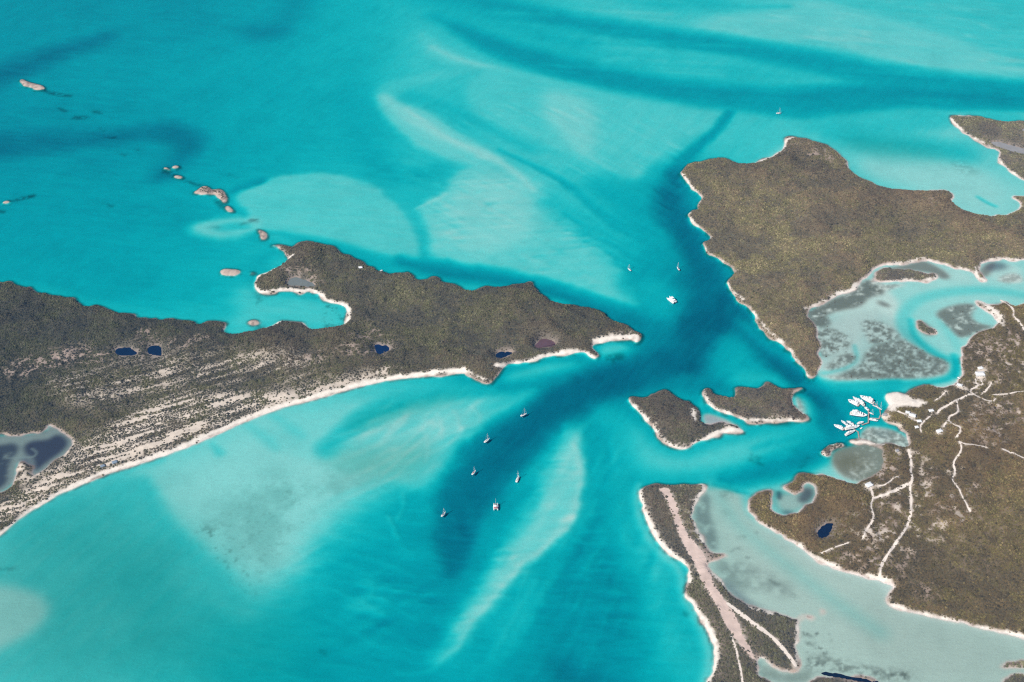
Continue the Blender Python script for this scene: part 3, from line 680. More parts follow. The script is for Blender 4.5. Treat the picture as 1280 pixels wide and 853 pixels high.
beach([(890,717),(905,732)], 6); beach([(935,760),(965,768)], 5); beach([(996,778),(995,830)], 5)
beach([(933,634),(940,648),(950,656),(975,667),(1000,683),(1013,692)], 6); beach([(1013,694),(1030,703),(1048,710)], 8)
beach([(1062,716),(1084,720),(1097,724),(1113,728)], 5); beach([(1112,756),(1145,766),(1180,774),(1240,788),(1290,798)], 7)
beach([(1116,732),(1113,745),(1111,753)], 4)
beach([(1065,553),(1080,553),(1105,556)], 9)
beach([(1025,564),(1031,570)], 6); beach([(1036,556),(1055,556)], 5)
m, sl = poly_mask([(1102,493),(1116,490),(1127,490),(1134,497),(1146,500),(1159,503.4),(1151,510),(1139,511),(1122,511),(1114,517),(1110,516),(1110,508),(1106,500)], 3, 1)
BEACHY[sl] = np.maximum(BEACHY[sl], m)
m, sl = poly_mask([(1219,375),(1224,374),(1236,381),(1250,391),(1254,402),(1254,410),(1250,409),(1247,399),(1233,387)], 2, 1)
BEACHY[sl] = np.maximum(BEACHY[sl], m)

BEACHY = np.clip(BEACHY + (BEACHY > .05) * (BEACHY < .98) * .55 * n9, 0, 1)
sand = np.zeros((NY, NX), F32)             # open sand inside the scrub
bare = np.zeros((NY, NX), F32)             # thin, stony, pinkish scrub
stripe = 1.2 * value_noise(110, 8.5, 401, 0.42) + .7 * value_noise(34, 5.5, 402, 0.42)
stripe = stripe + .35 * fbm(60, 403, 2)
dune = sstep(stripe + .4 * n9, 0.05, .5)
DUNE = [(98,556),(118,545),(150,528),(190,505),(235,492),(300,492),(360,492),(420,478),(470,468),(500,468),(420,488),(330,514),(220,560),(140,586),(60,622),(0,664),(-60,700),(-60,660),(20,622),(62,590),(92,572)]
paint(sand, DUNE, 1.0, 10, .95, 2, dune)
sand_floor = np.zeros((NY, NX), F32)      # pale ground that shows between the dune bushes
paint(sand_floor, DUNE, 1.0, 12, .9, 2, sstep(stripe, -1.3, -.1))
paint(sand_floor, [(40,482),(110,468),(170,455),(215,447),(300,440),(380,452),(420,465),(400,478),(300,482),(200,492),(120,515),(90,500)], 1.0, 25, .5, 2, sstep(stripe, -.9, .4))
paint(sand, [(40,482),(110,468),(170,455),(215,447),(300,440),(380,452),(420,465),(400,478),(300,482),(200,492),(120,515),(90,500)], 1.0, 25, .75, 2, sstep(stripe + .9 * n9, 0.5, 1.0))
paint(sand, [(88,545),(97,552),(97,562),(70,584),(40,604),(20,614),(40,592),(70,572),(90,558)], 1.0, 4, .9, 2, sstep(n20, -.9, .1))
paint(sand, [(22,577),(32,577),(38,590),(36,600),(22,604),(18,596)], 1.0, 4, .9, 2, sstep(n20, -.6, .4))
sandspots = sstep(n20 + .7 * n9, .15, .6)
paint(sand, [(420,478),(445,466),(500,462),(530,464),(500,470),(450,482)], 1.0, 6, .9, 2, sandspots)
paint(sand, [(745,428),(770,417),(796,413),(798,424),(770,424)], 1.0, 5, .8, 2, sandspots)
paint(sand, [(840,565),(820,545),(805,525),(812,520),(830,542),(850,556),(866,556)], 1.0, 6, .7, 2, sandspots)
paint(sand, [(890,531),(925,531),(930,537),(890,545)], 1.0, 5, .8, 2, sandspots)
paint(sand, [(930,522),(1000,520),(1005,527),(930,527)], 1.0, 5, .6, 2, sandspots)
paint(sand, [(804,615),(816,660),(840,690),(862,716),(866,730),(858,722),(835,695),(808,665),(800,630)], 1.0, 8, .9, 2, sstep(n20, -1.0, .1))
paint(sand, [(880,608),(868,622),(862,645),(868,665),(880,682),(872,682),(860,655),(858,630),(866,615)], 1.0, 6, .85, 2, sandspots)
paint(sand, [(824,609),(880,603),(880,607),(830,612)], 1.0, 5, .8, 2, sandspots)
paint(bare, [(870,680),(892,690),(894,715),(910,735),(900,730),(885,712)], 1.0, 8, .9)
paint(bare, [(855,745),(900,810),(893,850),(905,853),(905,800),(870,750)], 1.0, 10, .7, 2, mott)
pads = [ [(1077,610.6),(1083.4,605.4),(1092,610),(1090,618),(1082,619)], [(1191,484),(1195.6,480.5),(1205,485),(1211,489.7),(1208.7,493),(1199,489)],
  [(1167,546),(1173,541.5),(1179,543),(1175,549.5),(1169,550)], [(1218,475),(1220,466),(1224,459.5),(1231,461),(1234,465),(1230,472),(1232,478),(1220,477)],
  [(1173,538),(1180,535.5),(1180,540),(1175,540)], [(1131,518),(1142,517),(1146,524),(1141,529),(1133,524)], [(1146,528),(1151,529),(1150,533),(1146,532)],
  [(1158,514),(1167,514),(1167,519),(1160,518)], [(1099,518.5),(1112,516),(1113,527),(1100,523)], [(1178,490),(1183,490),(1186,495),(1177,497)], [(1235,478),(1241,480),(1240,485),(1235,484)],
  [(1092,607),(1100,612),(1098,616),(1092,613)], [(1113,528),(1130,533),(1128,536),(1114,532)], [(1133,563),(1141,566),(1141,573),(1134,570)], [(1117,563),(1126,566),(1124,574),(1120,566)], [(1140,568),(1150,569),(1148,571),(1140,571)] ]
for p_ in pads:
    paint(sand, p_, 1.0, 1.5, 1.0, 1)
barespots = sstep(.7 * n20 + .9 * n9, -.15, .55)
for p_, st in (([(0,455),(60,442),(100,432),(135,440),(180,432),(240,425),(280,415),(260,430),(205,448),(140,452),(80,462),(0,480)], .8), ([(165,412),(195,405),(200,425),(170,430)], .6),
   ([(345,345),(362,335),(378,333),(400,348),(404,358),(390,356),(375,345)], .9), ([(430,430),(462,415),(470,410),(485,422),(496,440),(485,448),(440,452),(410,445)], .8), ([(455,393),(465,412),(480,416),(476,408)], .8),
   ([(350,450),(400,440),(410,455),(380,465)], .7), ([(985,178),(1030,185),(1050,205),(1040,205),(1000,198)], .8), ([(1150,258),(1172,256),(1172,264),(1155,264)], .8),
   ([(1215,168),(1240,176),(1250,182),(1225,176)], .8), ([(1020,375),(1060,360),(1065,366),(1030,380)], .6), ([(1205,425),(1250,412),(1290,425),(1280,440),(1230,445),(1210,460),(1202,450)], .6),
   ([(1200,450),(1215,450),(1222,470),(1205,470)], .8), ([(1225,455),(1260,470),(1260,500),(1235,480)], .6), ([(1215,425),(1290,405),(1290,470),(1230,470)], .5), ([(1210,500),(1290,495),(1290,560),(1215,545)], .42), ([(1140,640),(1250,600),(1290,700),(1180,740)], .22), ([(1080,595),(1110,580),(1130,590),(1130,610),(1100,610)], .8), ([(1140,580),(1170,590),(1185,640),(1190,660),(1170,655),(1155,620)], .75),
   ([(1090,630),(1130,620),(1130,660),(1105,680),(1085,660)], .7), ([(1040,690),(1080,680),(1110,695),(1100,718),(1060,712)], .75), ([(940,650),(975,660),(1010,690),(1000,682),(960,664)], .8), ([(1045,648),(1056,645),(1050,668),(1036,680),(1040,665)], .8),
   ([(1140,735),(1170,730),(1175,750),(1150,752)], .8), ([(1115,690),(1150,680),(1140,715),(1115,735)], .6), ([(1125,735),(1120,715),(1140,720)], .6), ([(1195,530),(1240,535),(1260,570),(1230,575)], .5), ([(1220,505),(1290,510),(1290,540),(1240,530)], .4),
   ([(1077,668),(1095,660),(1100,672),(1085,682)], .9), ([(1200,600),(1230,610),(1225,640),(1210,630)], .5), ([(960,600),(975,612),(955,640),(945,630)], .4), ([(1105,560),(1140,560),(1130,578),(1108,576)], .4), ([(955,520),(990,500),(985,520)], .3)):
    paint(bare, p_, 1.0, 14, st, 2, barespots)
paint(sand, [(1085,662),(1095,658),(1097,668),(1088,672),(1080,680),(1076,678)], 1.0, 3, .8, 2, sandspots)
paint(sand, [(1200,440),(1290,400),(1290,560),(1210,560)], 1.0, 30, .7, 2, sstep(n20 + .9 * n9, .6, 1.0))
paint(sand, [(1080,600),(1200,560),(1230,650),(1120,700),(1050,715)], 1.0, 30, .7, 2, sstep(n20 + .9 * n9, .5, 1.0))

ROADS = [  # name words, half width m, points
 ('crossroads road running down to the marina', 2.6, [(1216,495.5),(1208,496.4),(1195.6,502.6),(1183,509.7),(1175,513.6),(1170.6,519)]),
 ('winding track through the middle of the right island', 2.1, [(1195,504),(1198,516.7),(1194,520.6),(1184.7,523.7),(1184.7,530),(1189.4,537.8),(1198.7,542.5),(1198,548.7),(1193,555)]),
 ('zigzag track ending in the scrub', 2.0, [(1196.4,559.7),(1201,570.6),(1188,585.6),(1193.6,596.5),(1187,604.4),(1194,612),(1200.6,627.8),(1211,646.5)]),
 ('short spur to the round sand clearing', 2.0, [(1184.7,530),(1179,534.7),(1178.4,541)]),
 ('long straight road down to the pale lagoon', 2.8, [(1134.7,565),(1138.6,580),(1137,594),(1139.6,605.5),(1135.8,611),(1138,627.8),(1136.6,656),(1122.5,677.8),(1111.6,692),(1100.6,708.4),(1099,723)]),
 ('wide side road to the white clearing', 3.4, [(1137,608.5),(1122.5,615),(1107,623),(1091,627)]),
 ('narrow track beside the white clearing', 2.3, [(1087,613),(1091,627),(1086.6,635.6),(1092,654),(1083.4,665),(1076.4,680)]),
 ('curved spur right of the crossroads', 2.0, [(1225.6,495.3),(1235,488),(1238.7,481)]),
 ('broken track leading right from the crossroads', 1.6, [(1214,493),(1225.6,502.8),(1239.7,507.5),(1243.4,502.8)]),
 ('straight track leaving the right edge', 1.8, [(1239.7,497),(1258.4,497),(1285,492.5),(1340,486)]),
 ('driveway up to the large white house', 2.2, [(1212.5,492.5),(1213.4,487.8),(1220,486),(1222,483),(1219,479.4),(1219,474.7)]),
 ('right arm of the driveway loop', 1.6, [(1222,483),(1229,483),(1225.6,476.6)]),
 ('crooked lane behind the marina cottages', 1.9, [(1164,521),(1153,530),(1148.7,537.8),(1151,544)]),
 ('diagonal track at the right edge', 1.9, [(1250,570),(1264,573.7),(1285,584),(1340,606)]),
 ('faint side track in the middle', 1.5, [(1196,560),(1203,564),(1216,565),(1231.6,566.7)]),
 ('waterfront lane along the marina', 2.2, [(1120,516),(1131.6,521.4),(1138,527),(1148.7,530)]),
 ('short track over the wooded knoll', 1.9, [(1169,502.6),(1178.4,495.6),(1181.6,491.7)]),
 ('white causeway track at the upper right', 2.4, [(1250.5,375),(1262,384.5),(1266,391.5),(1265,397.8),(1275,405.6),(1281,416)]),
 ('thin airstrip footpath towards the bottom', 2.0, [(913.5,797),(919,811),(923.4,829),(928,853),(930,880)]),
 ('sandy track slanting across the peninsula end', 4.2, [(908,755),(926,769),(947.6,786),(964,797),(976,809.4),(989,825.5),(995,835)]),
 ('faint sandy path left of the lagoon pond', 1.8, [(1060,682),(1040,688),(1026,694)]),
 ('short loop path beside the white clearing', 1.6, [(1097,612),(1106,612),(1116,602),(1122,602)]),
]
AIRSTRIP = [(823,612),(831.6,624),(839,641.6),(845.6,663.4),(853.4,682),(864,699),(873.7,719.7),(883,739.5),(899,766),(911.7,793),(941,826),(945,826),(929.7,798.6),(922.5,777),(908,754),(892,732),(887,716),(883,699),(872,683.7),(859.7,671),(852,652.5),(845.6,632),(838,616.6),(834.7,611)]
paint(bare, [(900,765),(925,775),(945,815),(960,830),(940,835),(915,800)], 1.0, 8, .6, 2, mott)
road_mask = np.zeros((NY, NX), F32)
for _, hw, pts in ROADS:
    stroke(road_mask, [(x, y, hw * .8) for x, y in pts], 1.0, 2.5)
for _, hw, pts in ROADS:
    stroke(sand, [(x, y, hw * 1.5) for x, y in pts], 1.0, 5.0, .9, sandspots)
strip_m, strip_sl = poly_mask(AIRSTRIP, 2.0, 1)
strip_m = np.clip(strip_m - .55 * (strip_m < .97) * sstep(n9[strip_sl], -.2, .6) - .35 * sstep(n20[strip_sl] + n9[strip_sl], .9, 1.6), 0, 1)
road_mask[strip_sl] = np.maximum(road_mask[strip_sl], strip_m)
m_, sl_ = poly_mask(AIRSTRIP, 9, 1)
sand[sl_] = np.maximum(sand[sl_], np.clip(m_ * 1.6, 0, 1) * (1 - np.clip(m_ * 4 - 2.6, 0, 1)) * sandspots[sl_] * .8)

PONDS = [
 ('dark blue pond, left of the two side by side on the left island', (.006,.018,.05), [(143,439),(147,435.5),(155,435),(162.5,434.4),(167,438),(175,442),(166,445),(151.5,445.6),(145,443)]),
 ('dark blue pond, right of the two side by side on the left island', (.006,.018,.05), [(183.5,436),(190,432),(201,432),(202,440),(204,446.5),(195,444.5),(185,443)]),
 ('tiny dark pool in the pink scrub at far left', (.008,.02,.05), [(69,448),(73,447.5),(75.5,450),(71,451)]),
 ('deep blue pond ringed by bare mud in the middle of the left island', (.006,.02,.07), [(467,432),(471.6,430),(478,433),(482,430.5),(490,437.5),(478,442),(474,447.5),(470,439)]),
 ('dark blue pond close above the beach of the left island', (.006,.018,.05), [(618.4,443.4),(626,439),(631,441),(637,439),(643,441),(639,444),(633,446),(626,449),(619,448)]),
 ('flat purple brown salt pond beside the small beach', (.12,.07,.08), [(667,435),(673,427),(678.6,423),(689,425.6),(697,430),(693,433.4),(679,435),(668,436.6)]),
 ('dark blue pond in the scrub of the right hand island', (.006,.014,.04), [(1021,666),(1025.6,660),(1033.4,654),(1043,652.5),(1039.7,661.6),(1035.8,671),(1025.6,674),(1021,671)]),
 ('pale grey salt pond on the corner headland', (.30,.29,.28), [(1236,177),(1252,178),(1266,183),(1300,190),(1300,195),(1268,191),(1255,186),(1244,183)]),
 ('second grey salt pond at the very edge of the corner headland', (.31,.30,.29), [(1274,163.5),(1285,160),(1310,162),(1310,168),(1282,167)]),
 ('grey mud pool behind the round sandy bay', (.17,.19,.18), [(357,357),(362,349),(370,346),(380,350),(392,354),(396,359),(384,359),(372,358)]),
 ('black blue strip of water at the bottom edge of the marsh', (.006,.012,.03), [(1026,842.6),(1037,840.4),(1062,845.6),(1087,849.6),(1100,855),(1088,856),(1060,850),(1037,846)]),
]
pond = np.zeros((NY, NX), F32)
for _, _, pts in PONDS:
    m, sl = poly_mask(pts, 0, 1)
    pond[sl] = np.maximum(pond[sl], m)
m = np.clip(blur(pond, 7) * 2.4, 0, 1) * sstep(n20 + .5 * n9, -.9, .2)
bare = np.maximum(bare, m * .8)
pond_near = np.clip(blur(pond, 14) * 3.0, 0, 1)

# ------------------------------------------------------------------ ground heights
hn = fbm(190, 51, 4)
hn2 = fbm(42, 52, 3)
up = sstep(inland, 0.45, 0.98)
tall = np.ones((NY, NX), F32)
for k, h in (('airstrip', .2), ('sand_cay', .3), ('strait_west', .6), ('strait_east', .7)):
    tall[ident == isl[k]] = h
tall = blur(tall, 30)
flat = np.zeros((NY, NX), F32)
paint(flat, DUNE, 1.0, 30, .75); paint(flat, [(-60,520),(100,520),(110,570),(20,625),(-60,660)], 1.0, 20, .95)
paint(flat, AIRSTRIP, 1.0, 12, .95)
paint(flat, [(930,590),(1060,600),(1060,720),(930,660)], 1.0, 30, .7)
hills = np.maximum(0, 8.0 + 13.0 * hn + 4.5 * hn2) * up * tall * (1 - flat)
lip = sstep(near, 0.55, 0.9) * 1.6
rise = np.clip(s, 0, 1)
low = 1.0 * edge_islets
z_land = 0.15 + rise * (1.3 - .7 * low) + lip * (1 - .8 * low) * (1 - .6 * BEACHY) + sstep(shore8, .55, .95) * 0.8 * (1 - low) + hills
z_land += 0.25 * hn2 * sstep(shore8, .6, .95)
z_land += dune * flat * sstep(shore8, .7, .98) * 1.1
z_land = np.where(small_rock, 0.15 + rise * 1.0 + lip * .7 + 2.0 * np.abs(n9) * rise, z_land)
z_land = z_land * (1 - pond_near) + 1.15 * pond_near
z_land = np.where(pond > 0.5, 0.2, z_land)
shelf = np.clip(-s, 0, 1) ** 1.3
bz = np.clip(blur(BEACHY, 16) * 2.2, 0, 1)
z_sea = -depth * (bz * (0.04 + 0.96 * sstep(1 - shore8, 0.42, 1.0)) + (1 - bz) * (.5 + .5 * sstep(1 - shore8, .42, .8))) * np.clip(shelf * 1.4, 0, 1) - 0.02
height = np.where(s > 0, z_land, z_sea).astype(F32)

# ------------------------------------------------------------------ ground colours
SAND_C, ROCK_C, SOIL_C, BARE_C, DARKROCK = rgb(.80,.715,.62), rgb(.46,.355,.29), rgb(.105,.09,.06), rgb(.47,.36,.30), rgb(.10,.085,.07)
def mixc(a, b, t): return a * (1 - t[..., None]) + b * t[..., None]
cover = np.ones((NY, NX, 3), F32)        # plants differ by island; north_east is partly lightened to paint in haze
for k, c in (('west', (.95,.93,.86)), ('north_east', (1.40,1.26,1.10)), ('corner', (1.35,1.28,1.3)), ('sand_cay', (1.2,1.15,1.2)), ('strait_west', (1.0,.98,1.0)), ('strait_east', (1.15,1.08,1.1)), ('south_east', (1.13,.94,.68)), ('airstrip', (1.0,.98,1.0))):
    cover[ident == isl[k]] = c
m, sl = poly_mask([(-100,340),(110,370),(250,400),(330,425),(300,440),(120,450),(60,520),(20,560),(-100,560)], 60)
cover[sl] *= (1 - m[..., None] * rgb(.30,.24,.18))  # west island tint gets darker towards its far left end
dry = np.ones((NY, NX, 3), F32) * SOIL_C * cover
dry = mixc(dry, dry * 1.4, sstep(hn2, -.2, .8) * .5)
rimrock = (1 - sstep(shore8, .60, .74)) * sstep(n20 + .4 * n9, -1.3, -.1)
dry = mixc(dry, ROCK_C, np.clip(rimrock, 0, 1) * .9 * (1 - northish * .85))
dry = mixc(dry, rgb(.17,.125,.10), np.clip(rimrock, 0, 1) * northish * .8)  # dark rock tone with far-side shade mixed into the colour
dry = mixc(dry, BARE_C, np.clip(bare, 0, 1) * .85)
dry = mixc(dry, SAND_C * rgb(.84,.80,.76), np.clip(np.maximum(sand, sand_floor), 0, 1))
dry = mixc(dry, SAND_C, np.clip(BEACHY, 0, 1) * (1 - .35 * sstep(n20, .3, .9) * (1 - sstep(BEACHY, .7, 1))))
dry = mixc(dry, SAND_C * .82, np.clip(road_mask, 0, 1) * .8)
dry[small_rock] = (ROCK_C * 1.1)
dry = np.where(small_rock[..., None], mixc(dry, DARKROCK, sstep(n9, -.1, .8) * .75), dry)
dry = mixc(dry, rgb(.17,.16,.14), pond_near * (1 - pond) * .4)
wet = bed.copy()
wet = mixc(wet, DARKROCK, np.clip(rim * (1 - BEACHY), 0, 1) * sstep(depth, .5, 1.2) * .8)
wet = mixc(wet, wet * .72, sstep(n60, -.2, 1.0) * .18)
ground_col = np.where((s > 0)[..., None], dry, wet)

# ------------------------------------------------------------------ scrub cover (0..1)
glade = sstep(n60 + .5 * n20, 1.0, 1.5)                     # small natural clearings
bare = np.maximum(bare, glade * .6)
veg = sstep(shore8 + .05 * n9, .60, .70)
veg *= 1 - np.clip(BEACHY * 1.3, 0, 1)
veg *= 1 - np.clip(sand, 0, 1) * .97
veg *= 1 - np.clip(bare, 0, 1) * .9
veg *= 1 - np.clip(road_mask * 1.6, 0, 1)
veg *= 1 - np.clip(blur(pond, 3) * 2, 0, 1)
veg *= (s > 0)
veg[small_rock] = 0
bow = (ident == isl['rock_bow']) & (near > .86)
veg[bow] = .5
mang = np.isin(ident, [isl['mangrove_islet'], isl['ring_islet'], isl['edge_islet'], isl['edge_islet_low'], isl['lagoon_islet']]) & (s > .1)
veg[mang] = np.maximum(veg[mang], .7)
marsh_veg = np.zeros((NY, NX), F32)
for pts, st, nz in marsh_parts[:8]:
    paint(marsh_veg, pts, 1.0, 4, .5, 2, speck)
marsh_veg *= (s < 0) * (depth < .9)

# ------------------------------------------------------------------ materials
def mat(name, base=(.8,.8,.8), rough=.6, metal=0.0, spec=.5, var=0.0, scale=1.0):
    m = bpy.data.materials.new(name)
    m.use_nodes = True
    nt = m.node_tree
    b = nt.nodes['Principled BSDF']
    b.inputs['Roughness'].default_value = rough
    b.inputs['Metallic'].default_value = metal
    b.inputs['Specular IOR Level'].default_value = spec
    if var > 0:
        tc = nt.nodes.new('ShaderNodeTexCoord')
        nz = nt.nodes.new('ShaderNodeTexNoise')
        nz.inputs['Scale'].default_value = scale
        nz.inputs['Detail'].default_value = 4
        nt.links.new(tc.outputs['Object'], nz.inputs['Vector'])
        mx = nt.nodes.new('ShaderNodeMix'); mx.data_type = 'RGBA'
        mx.inputs[6].default_value = (*[c * (1 - var) for c in base], 1)
        mx.inputs[7].default_value = (*[min(1, c * (1 + var)) for c in base], 1)
        nt.links.new(nz.outputs['Fac'], mx.inputs[0])
        nt.links.new(mx.outputs[2], b.inputs['Base Color'])
    else:
        b.inputs['Base Color'].default_value = (*base, 1)
    return m

def ground_material(name, grain, fine, contrast, spec=.25):
    m = bpy.data.materials.new(name)
    m.use_nodes = True
    nt = m.node_tree; N = nt.nodes; L = nt.links
    b = N['Principled BSDF']
    b.inputs['Roughness'].default_value = .95
    b.inputs['Specular IOR Level'].default_value = spec
    at = N.new('ShaderNodeAttribute'); at.attribute_name = 'ground_colour'
    geo = N.new('ShaderNodeNewGeometry')
    n1 = N.new('ShaderNodeTexNoise'); n1.inputs['Scale'].default_value = grain; n1.inputs['Detail'].default_value = 5; n1.inputs['Roughness'].default_value = .65
    n2 = N.new('ShaderNodeTexNoise'); n2.inputs['Scale'].default_value = fine; n2.inputs['Detail'].default_value = 3
    L.new(geo.outputs['Position'], n1.inputs['Vector']); L.new(geo.outputs['Position'], n2.inputs['Vector'])
    add = N.new('ShaderNodeMath'); add.operation = 'ADD'
    L.new(n1.outputs['Fac'], add.inputs[0]); L.new(n2.outputs['Fac'], add.inputs[1])
    mr = N.new('ShaderNodeMapRange')
    mr.inputs['From Min'].default_value = .6; mr.inputs['From Max'].default_value = 1.4
    mr.inputs['To Min'].default_value = 1 - contrast; mr.inputs['To Max'].default_value = 1 + contrast
    L.new(add.outputs[0], mr.inputs['Value'])
    mul = N.new('ShaderNodeVectorMath'); mul.operation = 'SCALE'
    L.new(at.outputs['Color'], mul.inputs[0]); L.new(mr.outputs['Result'], mul.inputs['Scale'])
    L.new(mul.outputs['Vector'], b.inputs['Base Color'])
    bp = N.new('ShaderNodeBump'); bp.inputs['Strength'].default_value = .35; bp.inputs['Distance'].default_value = 1.0
    L.new(n2.outputs['Fac'], bp.inputs['Height']); L.new(bp.outputs['Normal'], b.inputs['Normal'])
    return m

M_BED = ground_material('seabed_sand', .035, .22, .07)
M_LAND = ground_material('island_ground', .09, .5, .22)

# ------------------------------------------------------------------ the ground sheet, cut into islands and sea bed
def spacing(lo, hi, f, grow=1.35, far=30000.0):
    core = np.arange(lo, hi + .001, f)
    out = []
    step, p = f, hi
    while p < far:
        step *= grow; p += step; out.append(p)
    left = []
    step, p = f, lo
    while p > -far:
        step *= grow; p -= step; left.append(p)
    return np.array(left[::-1] + list(core) + out)
VX = spacing(-1980, 1980, 3.6)
ry = [1480.0]
while ry[-1] < 4600:
    ry.append(ry[-1] + 2.7 + (ry[-1] - 1480) / 3100 * 2.6)
VY = np.concatenate([spacing(1480, 1480, 3.0)[:len(spacing(1480, 1480, 3.0)) // 2], np.array(ry), spacing(ry[-1], ry[-1], 5.0)[len(spacing(ry[-1], ry[-1], 5.0)) // 2 + 1:]])
VY = np.unique(np.round(VY, 3))
MX, MY = np.meshgrid(VX, VY)
mz = sample(height, MX, MY)
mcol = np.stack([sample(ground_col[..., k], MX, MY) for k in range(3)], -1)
inside = (MX > X0) & (MX < X1) & (MY > Y0) & (MY < Y1)
mz = np.where(inside, mz, -6.0)
mcol[~inside] = SAND_BED
mi = ident[np.clip(np.round((MY - Y0) / CELL).astype(int), 0, NY - 1), np.clip(np.round((MX - X0) / CELL).astype(int), 0, NX - 1)]
nyv, nxv = MX.shape
vid = np.arange(nyv * nxv).reshape(nyv, nxv)
quads = np.stack([vid[:-1, :-1], vid[:-1, 1:], vid[1:, 1:], vid[1:, :-1]], -1).reshape(-1, 4)
zc = mz.ravel(); P = np.stack([MX.ravel(), MY.ravel(), zc], -1); CC = mcol.reshape(-1, 3); II = mi.ravel()
qmax = zc[quads].max(1)
qin = inside.ravel()[quads].all(1)
qid = np.where((qmax > 0.0) & qin, II[quads].max(1), -1)

def mesh_from(name, q, material, smooth=True):
    used, inv = np.unique(q, return_inverse=True)
    me = bpy.data.meshes.new(name)
    me.vertices.add(len(used)); me.vertices.foreach_set('co', P[used].astype(F32).ravel())
    me.loops.add(q.size); me.loops.foreach_set('vertex_index', inv.astype(np.int32).ravel())
    me.polygons.add(len(q)); me.polygons.foreach_set('loop_start', np.arange(0, q.size, 4, dtype=np.int32))
    me.update(calc_edges=True)
    a = me.attributes.new('ground_colour', 'FLOAT_COLOR', 'POINT')
    a.data.foreach_set('color', np.concatenate([CC[used], np.ones((len(used), 1))], 1).astype(F32).ravel())
    me.polygons.foreach_set('use_smooth', np.ones(len(q), bool))
    me.materials.append(material)
    o = bpy.data.objects.new(name, me)
    COL.objects.link(o)
    return o
def structure(o, label=None):
    o['kind'] = 'structure'
    if label: o['label'] = label
    return o

structure(mesh_from('seabed', quads[qid < 0], M_BED), 'pale sand sea floor with grass and channels under the water')
for n, key in enumerate(ORDER):
    qk = quads[qid == n]
    if len(qk):
        structure(mesh_from('rock_islet' if key.startswith('rock') else 'island', qk, M_LAND), LAND_LABEL[key])

# ------------------------------------------------------------------ the sea: a real body of water that absorbs red light first
def water_material():
    m = bpy.data.materials.new('sea_water')
    m.use_nodes = True
    nt = m.node_tree; N = nt.nodes; L = nt.links
    N.remove(N['Principled BSDF'])
    out = N['Material Output']
    tr = N.new('ShaderNodeBsdfTransparent'); tr.inputs['Color'].default_value = (.97, .985, .985, 1)
    gl = N.new('ShaderNodeBsdfGlossy'); gl.inputs['Roughness'].default_value = .22
    fr = N.new('ShaderNodeFresnel'); fr.inputs['IOR'].default_value = 1.333
    mx = N.new('ShaderNodeMixShader')
    geo = N.new('ShaderNodeNewGeometry')
    mp = N.new('ShaderNodeMapping'); mp.inputs['Scale'].default_value = (.035, .10, .1); mp.inputs['Rotation'].default_value = (0, 0, math.radians(8))
    L.new(geo.outputs['Position'], mp.inputs['Vector'])
    n1 = N.new('ShaderNodeTexNoise'); n1.inputs['Scale'].default_value = 1.0; n1.inputs['Detail'].default_value = 4; n1.inputs['Roughness'].default_value = .6
    L.new(mp.outputs['Vector'], n1.inputs['Vector'])
    bp = N.new('ShaderNodeBump'); bp.inputs['Strength'].default_value = .3; bp.inputs['Distance'].default_value = 1.2
    L.new(n1.outputs['Fac'], bp.inputs['Height'])
    L.new(bp.outputs['Normal'], gl.inputs['Normal']); L.new(bp.outputs['Normal'], fr.inputs['Normal'])
    L.new(fr.outputs['Fac'], mx.inputs['Fac']); L.new(tr.outputs[0], mx.inputs[1]); L.new(gl.outputs[0], mx.inputs[2])
    L.new(mx.outputs[0], out.inputs['Surface'])
    ab = N.new('ShaderNodeVolumeAbsorption')
    K = np.array([.72, .058, .040])
    dens = .8
    ab.inputs['Density'].default_value = dens
    ab.inputs['Color'].default_value = (*(1 - K / dens), 1)
    L.new(ab.outputs[0], out.inputs['Volume'])
    return m
bm = bmesh.new()
E = 28000.0
bmesh.ops.create_cube(bm, size=1.0, matrix=__import__('mathutils').Matrix.Diagonal((2 * E, 2 * E, 40, 1)))
me = bpy.data.meshes.new('water'); bm.to_mesh(me); bm.free()
me.materials.append(water_material())
sea = bpy.data.objects.new('water', me); COL.objects.link(sea)
sea.location = (0, 2000, -20)
structure(sea, 'clear turquoise shallow sea with dark blue tidal channels')

# ------------------------------------------------------------------ ponds, roads, airstrip
def flat_polygon(name, pts, z, material, smooth=1, jitter=0.0):
    w = chaikin(ground_points(pts), smooth, True)
    c = w.mean(0)
    if jitter:
        w = w + RNG.normal(0, jitter, w.shape)
    b = bmesh.new()
    vs = [b.verts.new((x, y, z)) for x, y in w]
    f = b.faces.new(vs)
    bmesh.ops.triangulate(b, faces=[f])
    bmesh.ops.recalc_face_normals(b, faces=b.faces)
    if sum(f.normal.z for f in b.faces) < 0:
        bmesh.ops.reverse_faces(b, faces=b.faces)
    me = bpy.data.meshes.new(name); b.to_mesh(me); b.free()
    me.materials.append(material)
    o = bpy.data.objects.new(name, me); COL.objects.link(o)
    return o
def grow(pts, k):
    p = np.array(pts, float); c = p.mean(0)
    return [tuple(c + (q - c) * k) for q in p]
for label, colr, pts in PONDS:
    mm = mat('pond_water', colr, .12, 0, .5, .25, .08)
    structure(flat_polygon('pond', grow(pts, 1.04), 0.75, mm, 2, 1.6), label)

